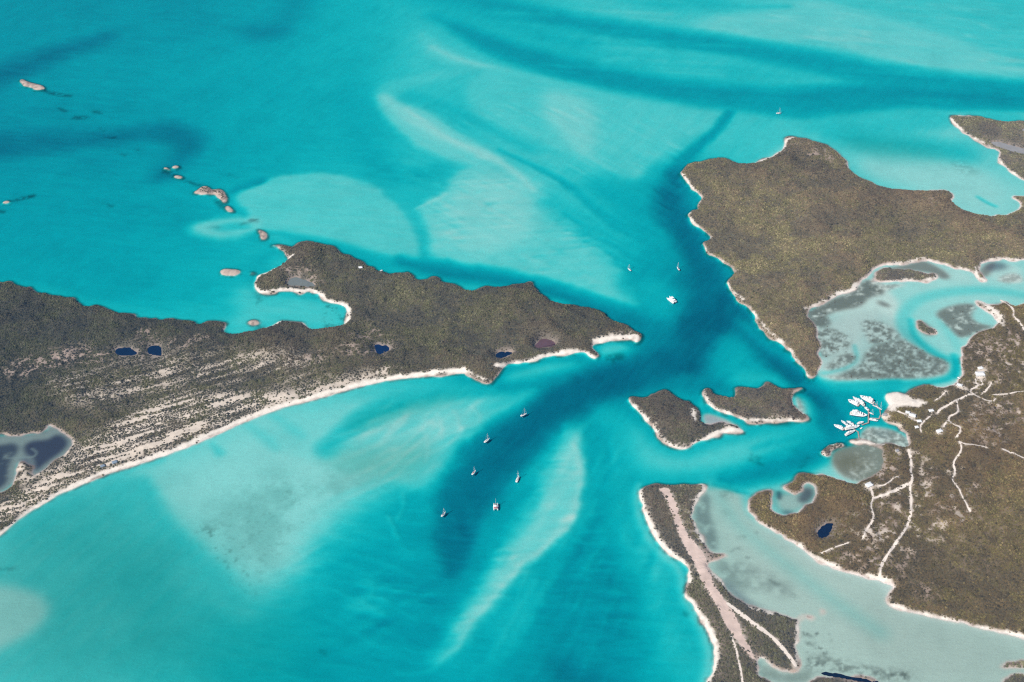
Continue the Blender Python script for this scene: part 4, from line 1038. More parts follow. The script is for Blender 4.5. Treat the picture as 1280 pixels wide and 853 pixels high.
M_ROAD = mat('sandy_track', (.77,.67,.58), .95, 0, .2, .14, .25)
M_STRIP = mat('airstrip_gravel', (.62,.48,.41), .95, 0, .2, .38, .05)
def ribbon(name, pts, half, material, lift=.35):
    w = chaikin(ground_points(pts), 3, False)
    seg = np.hypot(*np.diff(w, axis=0).T); L = np.concatenate([[0], np.cumsum(seg)])
    n = max(4, int(L[-1] / 4.0))
    t = np.linspace(0, L[-1], n)
    x, y = np.interp(t, L, w[:, 0]), np.interp(t, L, w[:, 1])
    dx, dy = np.gradient(x), np.gradient(y)
    ln = np.hypot(dx, dy); nx_, ny_ = -dy / ln, dx / ln
    wob = 1 + .42 * np.interp(t, np.linspace(0, L[-1], max(3, n // 4)), RNG.uniform(-1, 1, max(3, n // 4)))
    wob[0] *= .6; wob[-1] *= .5
    v, f = [], []
    for k in range(n):
        for sd in (-1.0, 0.0, 1.0):
            px, py = x[k] + nx_[k] * half * wob[k] * sd, y[k] + ny_[k] * half * wob[k] * sd
            v.append((px, py, float(sample(height, px, py)) + lift))
    for k in range(n - 1):
        for q_ in range(2):
            a = k * 3 + q_
            f.append((a, a + 3, a + 4, a + 1))
    me = bpy.data.meshes.new(name); me.from_pydata(v, [], f)
    me.materials.append(material); me.update()
    if me.polygons[0].normal.z < 0: me.flip_normals()
    o = bpy.data.objects.new(name, me); COL.objects.link(o)
    return o
for label, hw, pts in ROADS:
    structure(ribbon('dirt_road', pts, hw * .95, M_ROAD), label)
# the airstrip follows the ground, cut from the same survey grid
AS = chaikin(ground_points(AIRSTRIP), 1, True)
def airstrip():
    left = ground_points(AIRSTRIP[:11]); right = ground_points(AIRSTRIP[:10:-1])
    def resamp(p, n):
        p = chaikin(p, 2, False); d = np.concatenate([[0], np.cumsum(np.hypot(*np.diff(p, axis=0).T))])
        t = np.linspace(0, d[-1], n)
        return np.stack([np.interp(t, d, p[:, 0]), np.interp(t, d, p[:, 1])], 1)
    n, k = 110, 9
    a, b = resamp(left, n), resamp(right, n)
    a += RNG.normal(0, 1.3, a.shape); b += RNG.normal(0, 1.3, b.shape)
    v, f = [], []
    for r in range(n):
        for c in range(k):
            p = a[r] + (b[r] - a[r]) * c / (k - 1)
            v.append((p[0], p[1], float(sample(height, p[0], p[1])) + .3))
    for r in range(n - 1):
        for c in range(k - 1):
            q0 = r * k + c
            f.append((q0, q0 + 1, q0 + k + 1, q0 + k))
    me = bpy.data.meshes.new('airstrip'); me.from_pydata(v, [], f); me.update()
    if me.polygons[0].normal.z < 0: me.flip_normals()
    me.materials.append(M_STRIP)
    o = bpy.data.objects.new('airstrip', me); COL.objects.link(o)
    return o
structure(airstrip(), 'pinkish dirt airstrip running along the narrow peninsula')

# ------------------------------------------------------------------ scrub
def leaf_material():
    m = bpy.data.materials.new('scrub_leaves')
    m.use_nodes = True
    nt = m.node_tree; N = nt.nodes; L = nt.links
    b = N['Principled BSDF']
    b.inputs['Roughness'].default_value = .8
    b.inputs['Specular IOR Level'].default_value = .2
    at = N.new('ShaderNodeAttribute'); at.attribute_type = 'INSTANCER'; at.attribute_name = 'leaf_tint'
    geo = N.new('ShaderNodeNewGeometry')
    nz = N.new('ShaderNodeTexNoise'); nz.inputs['Scale'].default_value = 1.3
    L.new(geo.outputs['Position'], nz.inputs['Vector'])
    mr = N.new('ShaderNodeMapRange'); mr.inputs['To Min'].default_value = .7; mr.inputs['To Max'].default_value = 1.3
    L.new(nz.outputs['Fac'], mr.inputs['Value'])
    mul = N.new('ShaderNodeVectorMath'); mul.operation = 'SCALE'
    L.new(at.outputs['Color'], mul.inputs[0]); L.new(mr.outputs['Result'], mul.inputs['Scale'])
    L.new(mul.outputs['Vector'], b.inputs['Base Color'])
    return m
M_LEAF = leaf_material()
M_TWIG = mat('twig', (.16,.13,.10), .9)
def bush_mesh(name, seed, n_tuft, squash):
    r = np.random.default_rng(seed)
    b = bmesh.new()
    for k in range(n_tuft):
        th, ph = r.uniform(0, 2 * math.pi), math.acos(r.uniform(.05, 1))
        rad = r.uniform(.55, 1.0)
        c = np.array([math.cos(th) * math.sin(ph), math.sin(th) * math.sin(ph), math.cos(ph) * squash]) * rad
        size = r.uniform(.22, .42)
        # one tuft: a bent leaf fan of three triangles
        a0 = r.uniform(0, 2 * math.pi)
        top = b.verts.new(tuple(c + [0, 0, size * .55]))
        ring = []
        for q_ in range(4):
            an = a0 + q_ * math.pi / 2 + r.uniform(-.3, .3)
            ring.append(b.verts.new(tuple(c + [math.cos(an) * size, math.sin(an) * size, -size * r.uniform(.1, .7)])))
        for q_ in range(4):
            b.faces.new((top, ring[q_], ring[(q_ + 1) % 4]))
    # stem
    base = [b.verts.new((.07 * math.cos(a), .07 * math.sin(a), -.15)) for a in (0, 2.1, 4.2)]
    tip = b.verts.new((0, 0, .6 * squash))
    stem = [b.faces.new((base[q_], base[(q_ + 1) % 3], tip)) for q_ in range(3)]
    for f in stem: f.material_index = 1
    me = bpy.data.meshes.new(name); b.to_mesh(me); b.free()
    me.materials.append(M_LEAF); me.materials.append(M_TWIG)
    return me
bush_col = bpy.data.collections.new('shrub_kinds')      # not linked to the scene: only a palette for the scatter
for k, (n_t, sq) in enumerate(((20, .85), (16, .65), (24, 1.05))):
    bush_col.objects.link(bpy.data.objects.new('shrub', bush_mesh('shrub', 90 + k, n_t, sq)))

def scatter_group():
    ng = bpy.data.node_groups.new('shrub_scatter', 'GeometryNodeTree')
    ng.interface.new_socket('Geometry', in_out='INPUT', socket_type='NodeSocketGeometry')
    ng.interface.new_socket('Geometry', in_out='OUTPUT', socket_type='NodeSocketGeometry')
    N = ng.nodes; L = ng.links
    gi, go = N.new('NodeGroupInput'), N.new('NodeGroupOutput')
    m2p = N.new('GeometryNodeMeshToPoints')
    L.new(gi.outputs[0], m2p.inputs['Mesh'])
    ci = N.new('GeometryNodeCollectionInfo'); ci.inputs['Collection'].default_value = bush_col
    ci.inputs['Separate Children'].default_value = True; ci.inputs['Reset Children'].default_value = True
    iop = N.new('GeometryNodeInstanceOnPoints'); iop.inputs['Pick Instance'].default_value = True
    L.new(m2p.outputs['Points'], iop.inputs['Points']); L.new(ci.outputs[0], iop.inputs['Instance'])
    def named(nm, ty):
        a = N.new('GeometryNodeInputNamedAttribute'); a.data_type = ty; a.inputs['Name'].default_value = nm
        return a.outputs[0]
    L.new(named('kind_index', 'INT'), iop.inputs['Instance Index'])
    L.new(named('shrub_size', 'FLOAT_VECTOR'), iop.inputs['Scale'])
    rot = N.new('ShaderNodeCombineXYZ'); L.new(named('turn', 'FLOAT'), rot.inputs['Z'])
    L.new(rot.outputs[0], iop.inputs['Rotation'])
    L.new(iop.outputs[0], go.inputs[0])
    return ng
NG = scatter_group()

sp = 3.9
jx, jy = np.meshgrid(np.arange(-1960, 1960, sp), np.arange(1500, 4580, sp))
jx = (jx + RNG.uniform(-.48, .48, jx.shape) * sp).ravel(); jy = (jy + RNG.uniform(-.48, .48, jy.shape) * sp).ravel()
fpx, fpy = sheet(jx, jy)
keep = (fpx > -70) & (fpx < 1350) & (fpy > -40) & (fpy < 910)
jx, jy = jx[keep], jy[keep]
dens = sample(veg, jx, jy); md = sample(marsh_veg, jx, jy)
r1 = RNG.random(len(jx))
ismarsh = (r1 < md * .5) & (dens < .3)
keep = (r1 < dens) | ismarsh
jx, jy, dens, ismarsh = jx[keep], jy[keep], dens[keep], ismarsh[keep]
jz = sample(height, jx, jy)
jn1, jn2, jn3 = sample(n60, jx, jy), sample(hn, jx, jy), sample(n20, jx, jy)
owner = ident[np.clip(np.round((jy - Y0) / CELL).astype(int), 0, NY - 1), np.clip(np.round((jx - X0) / CELL).astype(int), 0, NX - 1)]
rad = RNG.uniform(1.5, 2.75, len(jx)) * (1 + .18 * jn3) * np.where(ismarsh, .7, 1)
hgt = rad * RNG.uniform(.75, 1.15, len(jx)) * (1 + .25 * jn1)
T_OLIVE, T_GREY, T_BROWN, T_LIGHT = rgb(.130,.128,.068), rgb(.102,.102,.082), rgb(.160,.122,.084), rgb(.195,.178,.108)
w1 = sstep(jn1 + .6 * sample(n20, jx, jy) + RNG.normal(0, .35, len(jx)), -.5, .5)[:, None]
w2 = (sstep(jn2 + .5 * sample(hn2, jx, jy) + RNG.normal(0, .4, len(jx)), .0, 1.0) * .75)[:, None]
jn4 = sample(n200, jx, jy)
w3 = (RNG.random(len(jx)) < .03 + .22 * sstep(jn1 + .6 * jn4, .2, 1.2))[:, None]
tintc = T_OLIVE * w1 + T_GREY * (1 - w1)
tintc = tintc * (1 - w2) + T_BROWN * w2
tintc = np.where(w3, T_LIGHT, tintc)
tintc = tintc * (RNG.uniform(.68, 1.32, len(jx)) * np.clip(1 + .26 * jn1 + .20 * jn4 + .14 * jn3, .5, 1.7))[:, None]
big = RNG.random(len(jx)) < .06
tintc[big] *= .72
rad[big] *= 1.4; hgt[big] *= 1.35
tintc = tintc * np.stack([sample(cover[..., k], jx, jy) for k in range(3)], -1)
tintc[ismarsh] = rgb(.11,.10,.075)
SCRUB_LABEL = {
'west': 'dense grey green scrub over the long left island', 'north_east': 'dense olive brown scrub over the large upper right island',
'corner': 'scrub on the headland at the right edge near the top', 'sand_cay': 'thin scrub along the sandy cay by the lagoon',
'strait_west': 'dark scrub on the pear shaped strait islet', 'strait_east': 'scrub on the blocky strait islet with the hooked tip',
'airstrip': 'scrub on both sides of the dirt airstrip', 'south_east': 'dense brown green scrub over the right hand island with roads',
'lagoon_islet': 'sparse bushes on the hooked islet below the yachts', 'mangrove_islet': 'mangroves on the oval islet in the creek',
'ring_islet': 'mangrove tuft on the tiny ring islet', 'rock_bow': 'few bushes on the bow shaped rock', 'edge_islet': 'low brown bushes on the upper edge islet', 'edge_islet_low': 'low brown bushes on the lower corner islet'}
def scrub(sel, label, name='scrub'):
    n = int(sel.sum())
    if n == 0: return
    me = bpy.data.meshes.new(name)
    me.vertices.add(n)
    me.vertices.foreach_set('co', np.stack([jx[sel], jy[sel], jz[sel] - .1], 1).astype(F32).ravel())
    me.attributes.new('kind_index', 'INT', 'POINT').data.foreach_set('value', RNG.integers(0, 3, n).astype(np.int32))
    me.attributes.new('turn', 'FLOAT', 'POINT').data.foreach_set('value', RNG.uniform(0, 6.28, n).astype(F32))
    me.attributes.new('shrub_size', 'FLOAT_VECTOR', 'POINT').data.foreach_set('vector', np.stack([rad[sel], rad[sel], hgt[sel]], 1).astype(F32).ravel())
    me.attributes.new('leaf_tint', 'FLOAT_COLOR', 'POINT').data.foreach_set('color', np.concatenate([tintc[sel], np.ones((n, 1))], 1).astype(F32).ravel())
    me.materials.append(M_LEAF)
    o = bpy.data.objects.new(name, me); COL.objects.link(o)
    o.modifiers.new('shrub_scatter', 'NODES').node_group = NG
    o['kind'] = 'stuff'; o['label'] = label; o['category'] = 'scrub'
for key, lab in SCRUB_LABEL.items():
    scrub((owner == isl[key]) & ~ismarsh, lab)
scrub(ismarsh, 'scattered low mangrove shoots in the grey tidal marsh', 'mangrove_shoots')

# ------------------------------------------------------------------ things: boats, piers, houses
from mathutils import Vector, Matrix
WHITE = mat('white_gelcoat', (.90,.90,.89), .35, 0, .5)
OFFWHITE = mat('painted_deck', (.84,.83,.80), .6)
TEAK = mat('weathered_teak', (.55,.45,.36), .8, 0, .3, .2, 3.0)
GLASS = mat('tinted_glass', (.02,.025,.03), .08)
ALLOY = mat('mast_alloy', (.72,.72,.72), .4, .35)
BLUE = mat('blue_canvas', (.03,.07,.17), .85)
RED = mat('red_canvas', (.45,.14,.15), .85)
GREY = mat('pale_grey_canvas', (.62,.62,.61), .85)
NET = mat('trampoline_net', (.12,.12,.12), .9)
ANTIFOUL = mat('dark_waterline', (.03,.05,.10), .6)
PLANK = mat('sun_bleached_boards', (.40,.32,.27), .9, 0, .3, .25, 1.2)
PILE = mat('timber_pile', (.22,.17,.13), .9)
WALLM = mat('white_render', (.74,.72,.68), .85)
ROOF_W = mat('white_metal_roof', (.80,.79,.77), .45, 0, .5, .06, .8)
ROOF_G = mat('grey_shingle_roof', (.34,.33,.33), .8, 0, .4, .15, 1.5)
ROOF_B = mat('blue_grey_roof', (.22,.27,.33), .7, 0, .4, .1, 1.0)
DOOR = mat('painted_door', (.10,.20,.24), .6)

def part(name, b, material, parent):
    me = bpy.data.meshes.new(name)
    bmesh.ops.recalc_face_normals(b, faces=b.faces)
    b.to_mesh(me); b.free()
    me.materials.append(material)
    o = bpy.data.objects.new(name, me); COL.objects.link(o)
    o.parent = parent
    return o
def thing(name, label, category, loc, rz=0.0, group=None):
    o = bpy.data.objects.new(name, None); COL.objects.link(o)
    o.location = loc; o.rotation_euler = (0, 0, rz); o.empty_display_size = 2
    o['label'] = label; o['category'] = category
    if group: o['group'] = group
    return o
def box(b, x0, x1, y0, y1, z0, z1, taper=0.0):
    """box, top shrunk by taper in x and y"""
    v = [b.verts.new(p) for p in ((x0,y0,z0),(x1,y0,z0),(x1,y1,z0),(x0,y1,z0),(x0+taper,y0+taper*.5,z1),(x1-taper,y0+taper*.5,z1),(x1-taper,y1-taper*.5,z1),(x0+taper,y1-taper*.5,z1))]
    for f in ((0,3,2,1),(4,5,6,7),(0,1,5,4),(1,2,6,5),(2,3,7,6),(3,0,4,7)):
        b.faces.new([v[k] for k in f])
def rod(b, p, q, r0, r1=None, n=6):
    p, q = Vector(p), Vector(q); r1 = r0 if r1 is None else r1
    d = (q - p).normalized(); a = d.orthogonal().normalized(); c = d.cross(a)
    ra = [b.verts.new(p + (a * math.cos(t) + c * math.sin(t)) * r0) for t in [2 * math.pi * k / n for k in range(n)]]
    rb = [b.verts.new(q + (a * math.cos(t) + c * math.sin(t)) * r1) for t in [2 * math.pi * k / n for k in range(n)]]
    for k in range(n):
        b.faces.new((ra[k], ra[(k + 1) % n], rb[(k + 1) % n], rb[k]))
    b.faces.new(ra[::-1]); b.faces.new(rb)
def hull_shape(b, L, B, H, draft=.5, transom=.78, fine=1.7, yoff=0.0, deck=True, full=.4):
    """boat hull lofted along x, bow at +x; returns nothing"""
    n = 14
    rows = []
    for k in range(n):
        t = k / (n - 1)
        x = -L / 2 + L * t
        w = B / 2 * (transom + (1 - transom) * min(1, t / .4) if t < full else max(.015, 1 - ((t - full) / (1 - full)) ** fine))
        sheer = H * (1 + .22 * max(0, t - .35) ** 1.5 * 1.8)
        kx = x - (.05 * L * (t - .8) / .2 if t > .8 else 0)
        row = []
        for (u, zz) in ((-1, 1), (-.96, .45), (-.72, -.35), (0, -1), (.72, -.35), (.96, .45), (1, 1)):
            z = sheer * zz if zz > 0 else draft * zz
            row.append(b.verts.new((x if zz > .5 else kx, yoff + w * u, z)))
        rows.append(row)
    for k in range(n - 1):
        for q_ in range(6):
            b.faces.new((rows[k][q_], rows[k][q_ + 1], rows[k + 1][q_ + 1], rows[k + 1][q_]))
    b.faces.new(rows[0][::-1]); b.faces.new(rows[-1])
    if deck:
        for k in range(n - 1):
            b.faces.new((rows[k][0], rows[k + 1][0], rows[k + 1][6], rows[k][6]))
def B_(): return bmesh.new()

def heading(p0, p1):
    """two sheet points, stern and bow -> centre, length, bearing"""
    (ax, ay), (bx, by) = ground_points([p0, p1])
    return ((ax + bx) / 2, (ay + by) / 2), math.hypot(bx - ax, by - ay), math.atan2(by - ay, bx - ax)

def sailboat(p0, p1, label, canvas, group='sailing yachts at anchor', length=None, mast=None):
    c, L, rz = heading(p0, p1)
    L = length or L
    t = thing('sailboat', label, 'sailboat', (c[0], c[1], 0), rz, group)
    Bm = L * .30; H = L * .085
    b = B_(); hull_shape(b, L, Bm, H); h = part('hull', b, WHITE, t)
    b = B_(); box(b, -L * .47, L * .30, -Bm * .5 * .97, Bm * .5 * .97, .02, .16); part('waterline_stripe', b, ANTIFOUL, h)
    b = B_(); box(b, -L * .12, L * .24, -Bm * .27, Bm * .27, H * .9, H * 1.55, L * .03); cb = part('cabin', b, OFFWHITE, t)
    for sd in (-1, 1):
        b = B_(); y = sd * Bm * .268; box(b, -L * .07, L * .17, min(y, y + sd * .06), max(y, y + sd * .06), H * 1.12, H * 1.38); part('cabin_window', b, GLASS, cb)
    b = B_(); box(b, -L * .40, -L * .16, -Bm * .24, Bm * .24, H * 1.02, H * 1.12); part('cockpit', b, TEAK, t)
    b = B_(); box(b, -L * .26, -L * .10, -Bm * .26, Bm * .26, H * 2.3, H * 2.45); part('bimini', b, canvas, t)
    mh = mast or L * 1.32
    b = B_(); rod(b, (L * .09, 0, H), (L * .09, 0, mh), .34, .24); m_ = part('mast', b, ALLOY, t)
    for zz in (.42, .68):
        b = B_(); rod(b, (L * .09, -Bm * .36, mh * zz), (L * .09, Bm * .36, mh * zz), .1); part('spreader', b, ALLOY, m_)
    b = B_(); rod(b, (L * .08, 0, H * 2.2), (-L * .30, 0, H * 2.1), .14); bo = part('boom', b, ALLOY, t)
    b = B_(); rod(b, (L * .06, 0, H * 2.45), (-L * .29, 0, H * 2.3), .38, .26); part('sail_cover', b, canvas, bo)
    b = B_(); rod(b, (L * .48, 0, H * 1.3), (L * .10, 0, mh * .96), .2, .11); part('furled_headsail', b, WHITE, t)
    b = B_(); rod(b, (-L * .48, 0, H * 1.1), (L * .085, 0, mh * .99), .05); part('backstay', b, ALLOY, t)
    b = B_(); box(b, L * .30, L * .36, -Bm * .1, Bm * .1, H * 1.25, H * 1.36); part('deck_hatch', b, GLASS, t)
    return t

def sailing_catamaran(p0, p1, label, width=None):
    c, L, rz = heading(p0, p1)
    t = thing('sailing_catamaran', label, 'catamaran', (c[0], c[1], 0), rz)
    W = L * .54; H = L * .11
    for sd in (-1, 1):
        b = B_(); hull_shape(b, L, L * .13, H, .4, .7, 1.8, sd * W * .39); part('hull', b, WHITE, t)
    b = B_(); box(b, -L * .40, L * .14, -W * .42, W * .42, H * .7, H * 1.12); part('bridge_deck', b, OFFWHITE, t)
    b = B_(); box(b, -L * .22, L * .16, -W * .34, W * .34, H * 1.12, H * 2.0, L * .05); cb = part('cabin', b, WHITE, t)
    b = B_(); box(b, L * .085, L * .15, -W * .28, W * .28, H * 1.3, H * 1.75, .02); part('cabin_window', b, GLASS, cb)
    b = B_(); box(b, -L * .44, -L * .20, -W * .36, W * .36, H * 2.05, H * 2.2); part('hardtop', b, RED, t)
    b = B_(); box(b, L * .16, L * .40, -W * .36, W * .36, H * .95, H * 1.0); part('trampoline', b, NET, t)
    b = B_(); rod(b, (L * .4, -W * .4, H), (L * .4, W * .4, H), .16); part('crossbeam', b, ALLOY, t)
    mh = L * 1.35
    b = B_(); rod(b, (L * .08, 0, H * 2), (L * .08, 0, mh), .34, .24); part('mast', b, ALLOY, t)
    b = B_(); rod(b, (L * .07, 0, H * 2.9), (-L * .36, 0, H * 2.8), .15); bo = part('boom', b, ALLOY, t)
    b = B_(); rod(b, (L * .05, 0, H * 3.1), (-L * .35, 0, H * 3.0), .4, .3); part('sail_cover', b, GREY, bo)
    b = B_(); rod(b, (L * .4, 0, H * 1.1), (L * .085, 0, mh * .95), .2, .1); part('furled_headsail', b, WHITE, t)
    return t

def motor_yacht(p0, p1, label, decks=2, canvas=BLUE, group='motor yachts berthed at the marina', beam=None):
    c, L, rz = heading(p0, p1)
    t = thing('motor_yacht', label, 'yacht', (c[0], c[1], 0), rz, group)
    Bm = (beam or max(4.2, L * .235)) * 1.08; H = max(1.5, L * .075)
    b = B_(); hull_shape(b, L, Bm, H, .7, .96, 3.2, full=.55); h = part('hull', b, WHITE, t)
    b = B_(); box(b, -L * .46, L * .26, -Bm * .492, Bm * .492, .03, .22); part('waterline_stripe', b, ANTIFOUL, h)
    b = B_(); box(b, -L * .54, -L * .495, -Bm * .38, Bm * .38, .3, .55); part('swim_platform', b, TEAK, t)
    b = B_(); box(b, -L * .47, -L * .30, -Bm * .36, Bm * .36, H * 1.01, H * 1.07); part('aft_deck', b, TEAK, t)
    z = H * 1.02; x0, x1, w = -L * .33, L * .27, Bm * .43
    for d in range(decks):
        dh = max(1.7, H * .95)
        b = B_(); box(b, x0, x1, -w, w, z, z + dh, L * .035); sp_ = part('superstructure', b, WHITE, t)
        for sd in (-1, 1):
            b = B_(); y = sd * w * .985; box(b, x0 + L * .04, x1 - L * .06, min(y - .05, y + .05), max(y - .05, y + .05), z + dh * .45, z + dh * .7); part('side_window', b, GLASS, sp_)
        b = B_(); box(b, x1 - L * .045, x1 - L * .008, -w * .8, w * .8, z + dh * .35, z + dh * .8, .03); part('windscreen', b, GLASS, sp_)
        z += dh; x0 += L * .015; x1 -= L * .14; w *= .84
        b = B_(); box(b, x0 - L * .13, x1 + L * .03, -w * 1.12, w * 1.12, z - .12, z + .06); part('upper_deck', b, OFFWHITE, t)
    b = B_(); box(b, x0 + L * .02, x0 + L * .16, -w * .9, w * .9, z + 1.9, z + 2.1); ht = part('hardtop', b, WHITE if decks > 1 else canvas, t)
    for sx in (x0 + L * .03, x0 + L * .15):
        for sd in (-1, 1):
            b = B_(); rod(b, (sx, sd * w * .8, z), (sx, sd * w * .8, z + 1.9), .1); part('hardtop_post', b, ALLOY, ht)
    b = B_(); rod(b, (x0 + L * .08, 0, z + 2.1), (x0 + L * .07, 0, z + 2.1 + L * .09), .2, .1); part('radar_mast', b, WHITE, t)
    b = B_(); box(b, x0 + L * .17, x0 + L * .21, -w * .5, w * .5, z + .06, z + .9); part('flybridge_console', b, GLASS, t)
    b = B_(); box(b, L * .28, L * .34, -Bm * .1, Bm * .1, H * 1.08, H * 1.2); part('deck_hatch', b, GLASS, t)
    return t

def power_catamaran(p0, p1, label):
    c, L, rz = heading(p0, p1)
    t = thing('power_catamaran', label, 'catamaran', (c[0], c[1], 0), rz)
    W = L * .46; H = L * .12
    for sd in (-1, 1):
        b = B_(); hull_shape(b, L, L * .15, H, .4, .9, 2.0, sd * W * .36); part('hull', b, WHITE, t)
    b = B_(); box(b, -L * .46, L * .30, -W * .42, W * .42, H * .7, H * 1.1); part('bridge_deck', b, OFFWHITE, t)
    b = B_(); box(b, -L * .24, L * .24, -W * .37, W * .37, H * 1.1, H * 2.0, L * .04); cb = part('cabin', b, WHITE, t)
    b = B_(); box(b, L * .17, L * .225, -W * .3, W * .3, H * 1.35, H * 1.8, .02); part('windscreen', b, GLASS, cb)
    b = B_(); box(b, -L * .40, L * .10, -W * .36, W * .36, H * 2.0, H * 2.12); fb = part('flybridge_deck', b, OFFWHITE, t)
    b = B_(); box(b, -L * .20, L * .06, -W * .28, W * .28, H * 3.3, H * 3.45); part('hardtop', b, WHITE, fb)
    for sx in (-L * .18, L * .04):
        for sd in (-1, 1):
            b = B_(); rod(b, (sx, sd * W * .25, H * 2.1), (sx, sd * W * .25, H * 3.3), .1); part('hardtop_post', b, ALLOY, fb)
    return t

def runabout(p0, p1, label, length=8.0):
    c, L, rz = heading(p0, p1); L = length
    t = thing('runabout', label, 'motorboat', (c[0], c[1], 0), rz)
    b = B_(); hull_shape(b, L, L * .32, .9, .35, .9, 2.0); part('hull', b, WHITE, t)
    b = B_(); box(b, -.5, .6, -.45, .45, .9, 1.8, .08); part('console', b, OFFWHITE, t)
    b = B_(); box(b, -1.1, 1.0, -.95, .95, 2.7, 2.82); tt = part('sun_top', b, WHITE, t)
    for sx in (-.7, .7):
        for sd in (-1, 1):
            b = B_(); rod(b, (sx, sd * .7, .9), (sx, sd * .7, 2.7), .05); part('sun_top_post', b, ALLOY, tt)
    for sd in (-1, 1):
        b = B_(); box(b, -L * .5 - .55, -L * .5 + .05, sd * .45 - .2, sd * .45 + .2, .3, 1.5, .06); part('outboard_engine', b, NET, t)
    return t

# anchored yachts
sailboat((651,520.6), (658.4,517.2), 'white sailing yacht nearest the sand tongue, upper end of the anchorage row', BLUE)
sailboat((605.6,553.4), (612,548.4), 'white sailing yacht with grey covers, second from the top of the anchorage row', GREY)
sailboat((590,593.7), (594.7,588.6), 'white sailing yacht with red covers alone at the left middle of the deep channel', RED)
sailboat((645.4,603), (648.6,595.4), 'white sailing yacht at the edge of the long pale sand bar', GREY)
sailboat((552,646), (557,640.4), 'white sailing yacht farthest to the lower left in the dark channel', BLUE)
sailboat((788.7,339), (784.4,335.6), 'white sailing yacht over the pale shoal left of the other two boats', GREY, length=13)
sailboat((849.4,338.8), (845.8,333.2), 'white sailing yacht off the upper right island over the deep cut', BLUE, length=15, mast=21)
sailboat((970.6,142.2), (976.2,141.8), 'lone white sailing yacht near the top under the dark channel', GREY, length=15, mast=21)
sailing_catamaran((619.6,638), (619.6,629.6), 'white sailing catamaran with red awning below the other anchored yachts')
power_catamaran((843.6,379), (834.6,372.4), 'bright white motor catamaran in the wide strait between the two big islands')
runabout((475,339.4), (478.6,338.2), 'small white motorboat close under the upper shore of the left island', 9)
runabout((1200,473.6), (1196.6,472), 'small white motorboat tied in the bend of the creek', 9)

# marina yachts: stern, bow
motor_yacht((1073,507.2), (1059.8,500.4), 'large white motor yacht, left of the side by side pair', 3, beam=10)
motor_yacht((1080,507.6), (1065.6,496.8), 'slim white yacht with dark windows, right of the side by side pair', 2, beam=6)
motor_yacht((1091.6,504.6), (1074.6,495.6), 'broad white motor yacht at the top of the marina', 3, beam=10)
motor_yacht((1063,517.4), (1084,520.4), 'longest white motor yacht, lying crosswise in the middle of the marina', 3, beam=11)
motor_yacht((1054,537.4), (1042,531.4), 'white motor yacht farthest out at the left of the marina', 2, beam=7)
motor_yacht((1060,532.8), (1051.2,526.2), 'narrow white motor yacht behind the outermost one', 1, beam=4.6)
motor_yacht((1066.6,531.2), (1058,526.8), 'short white motor yacht with blue top beside the narrow one', 1, BLUE, beam=5)
motor_yacht((1056.4,536.8), (1074.4,533.2), 'white motor yacht pointing at the pier head, lower row', 2, beam=8)
motor_yacht((1056.8,544.4), (1068.6,538.8), 'white motor yacht nearest the sandbar, lowest in the marina', 2, beam=6)
motor_yacht((1071.8,530.4), (1079.4,527.8), 'small white cruiser against the inner pier arm', 1, GREY, beam=5)
motor_yacht((1085.8,513.8), (1080.4,509.2), 'small white cruiser at the upper pier head', 1, BLUE, beam=5)
runabout((1074.8,536.6), (1078.4,535), 'little white tender behind the lower row of yachts', 8)
motor_yacht((1086.6,524.6), (1097.6,526.6), 'flat white boat lying along the crosswise pier', 1, GREY, beam=4.5)
G2 = 'sailing yachts in the marina'
sailboat((1091,506.8), (1097.6,509.6), 'white sailing yacht in the marina, left of the two beside the sand point', BLUE, G2)
sailboat((1096.6,509.6), (1102,512.6), 'white sailing yacht in the marina closest to the sand point', GREY, G2, length=13, mast=24)
sailboat((1086.8,516.2), (1091.4,518.4), 'white sailing yacht tied at the pier corner between motor yachts', GREY, G2, length=12)

# piers
def pier(label, pts, half, z=1.25, gap=12.0):
    w = ground_points(pts)
    t = thing('pier', label, 'pier', (w[0][0], w[0][1], 0))
    o = w[0]
    for a, c in zip(w[:-1], w[1:]):
        d = c - a; L = float(np.hypot(*d)); d = d / L; nrm = np.array([-d[1], d[0]])
        n = max(2, int(L / 1.6))
        b = B_()
        box(b, 0, 0.001, 0, 0.001, 0, 0.001); b.clear()
        p4 = [a - nrm * half - d * half * .8, c - nrm * half + d * half * .8, c + nrm * half + d * half * .8, a + nrm * half - d * half * .8]
        lo = [b.verts.new((q_[0] - o[0], q_[1] - o[1], z - .25)) for q_ in p4]; hi = [b.verts.new((q_[0] - o[0], q_[1] - o[1], z)) for q_ in p4]
        b.faces.new(hi); b.faces.new(lo[::-1])
        for k in range(4): b.faces.new((lo[k], lo[(k + 1) % 4], hi[(k + 1) % 4], hi[k]))
        dk = part('deck', b, PLANK, t)
        z += .012
        for k in range(int(L / gap) + 1):
            for sd in (-1, 1):
                q_ = a + d * min(L, k * gap) + nrm * half * sd * .92 - o
                b = B_(); rod(b, (q_[0], q_[1], -2.5), (q_[0], q_[1], z + .9), .26, .22); part('piling', b, PILE, t)
    return t
pier('crosswise marina pier running out from the pale shore', [(1111,519.4),(1100,520.4),(1098.6,524),(1085.4,523.2)], 1.4)
pier('marina pier head with yachts on both sides', [(1085.4,513.6),(1085.4,529),(1077.6,531.6)], 1.3)
pier('thin upper finger pier beside the sailing yachts', [(1100.6,519),(1099.6,512.4),(1094,505)], 1.0)
pier('lower pier leading from the sandbar to the yachts', [(1074,549.6),(1072.4,540.4),(1066,536.4)], 1.2)

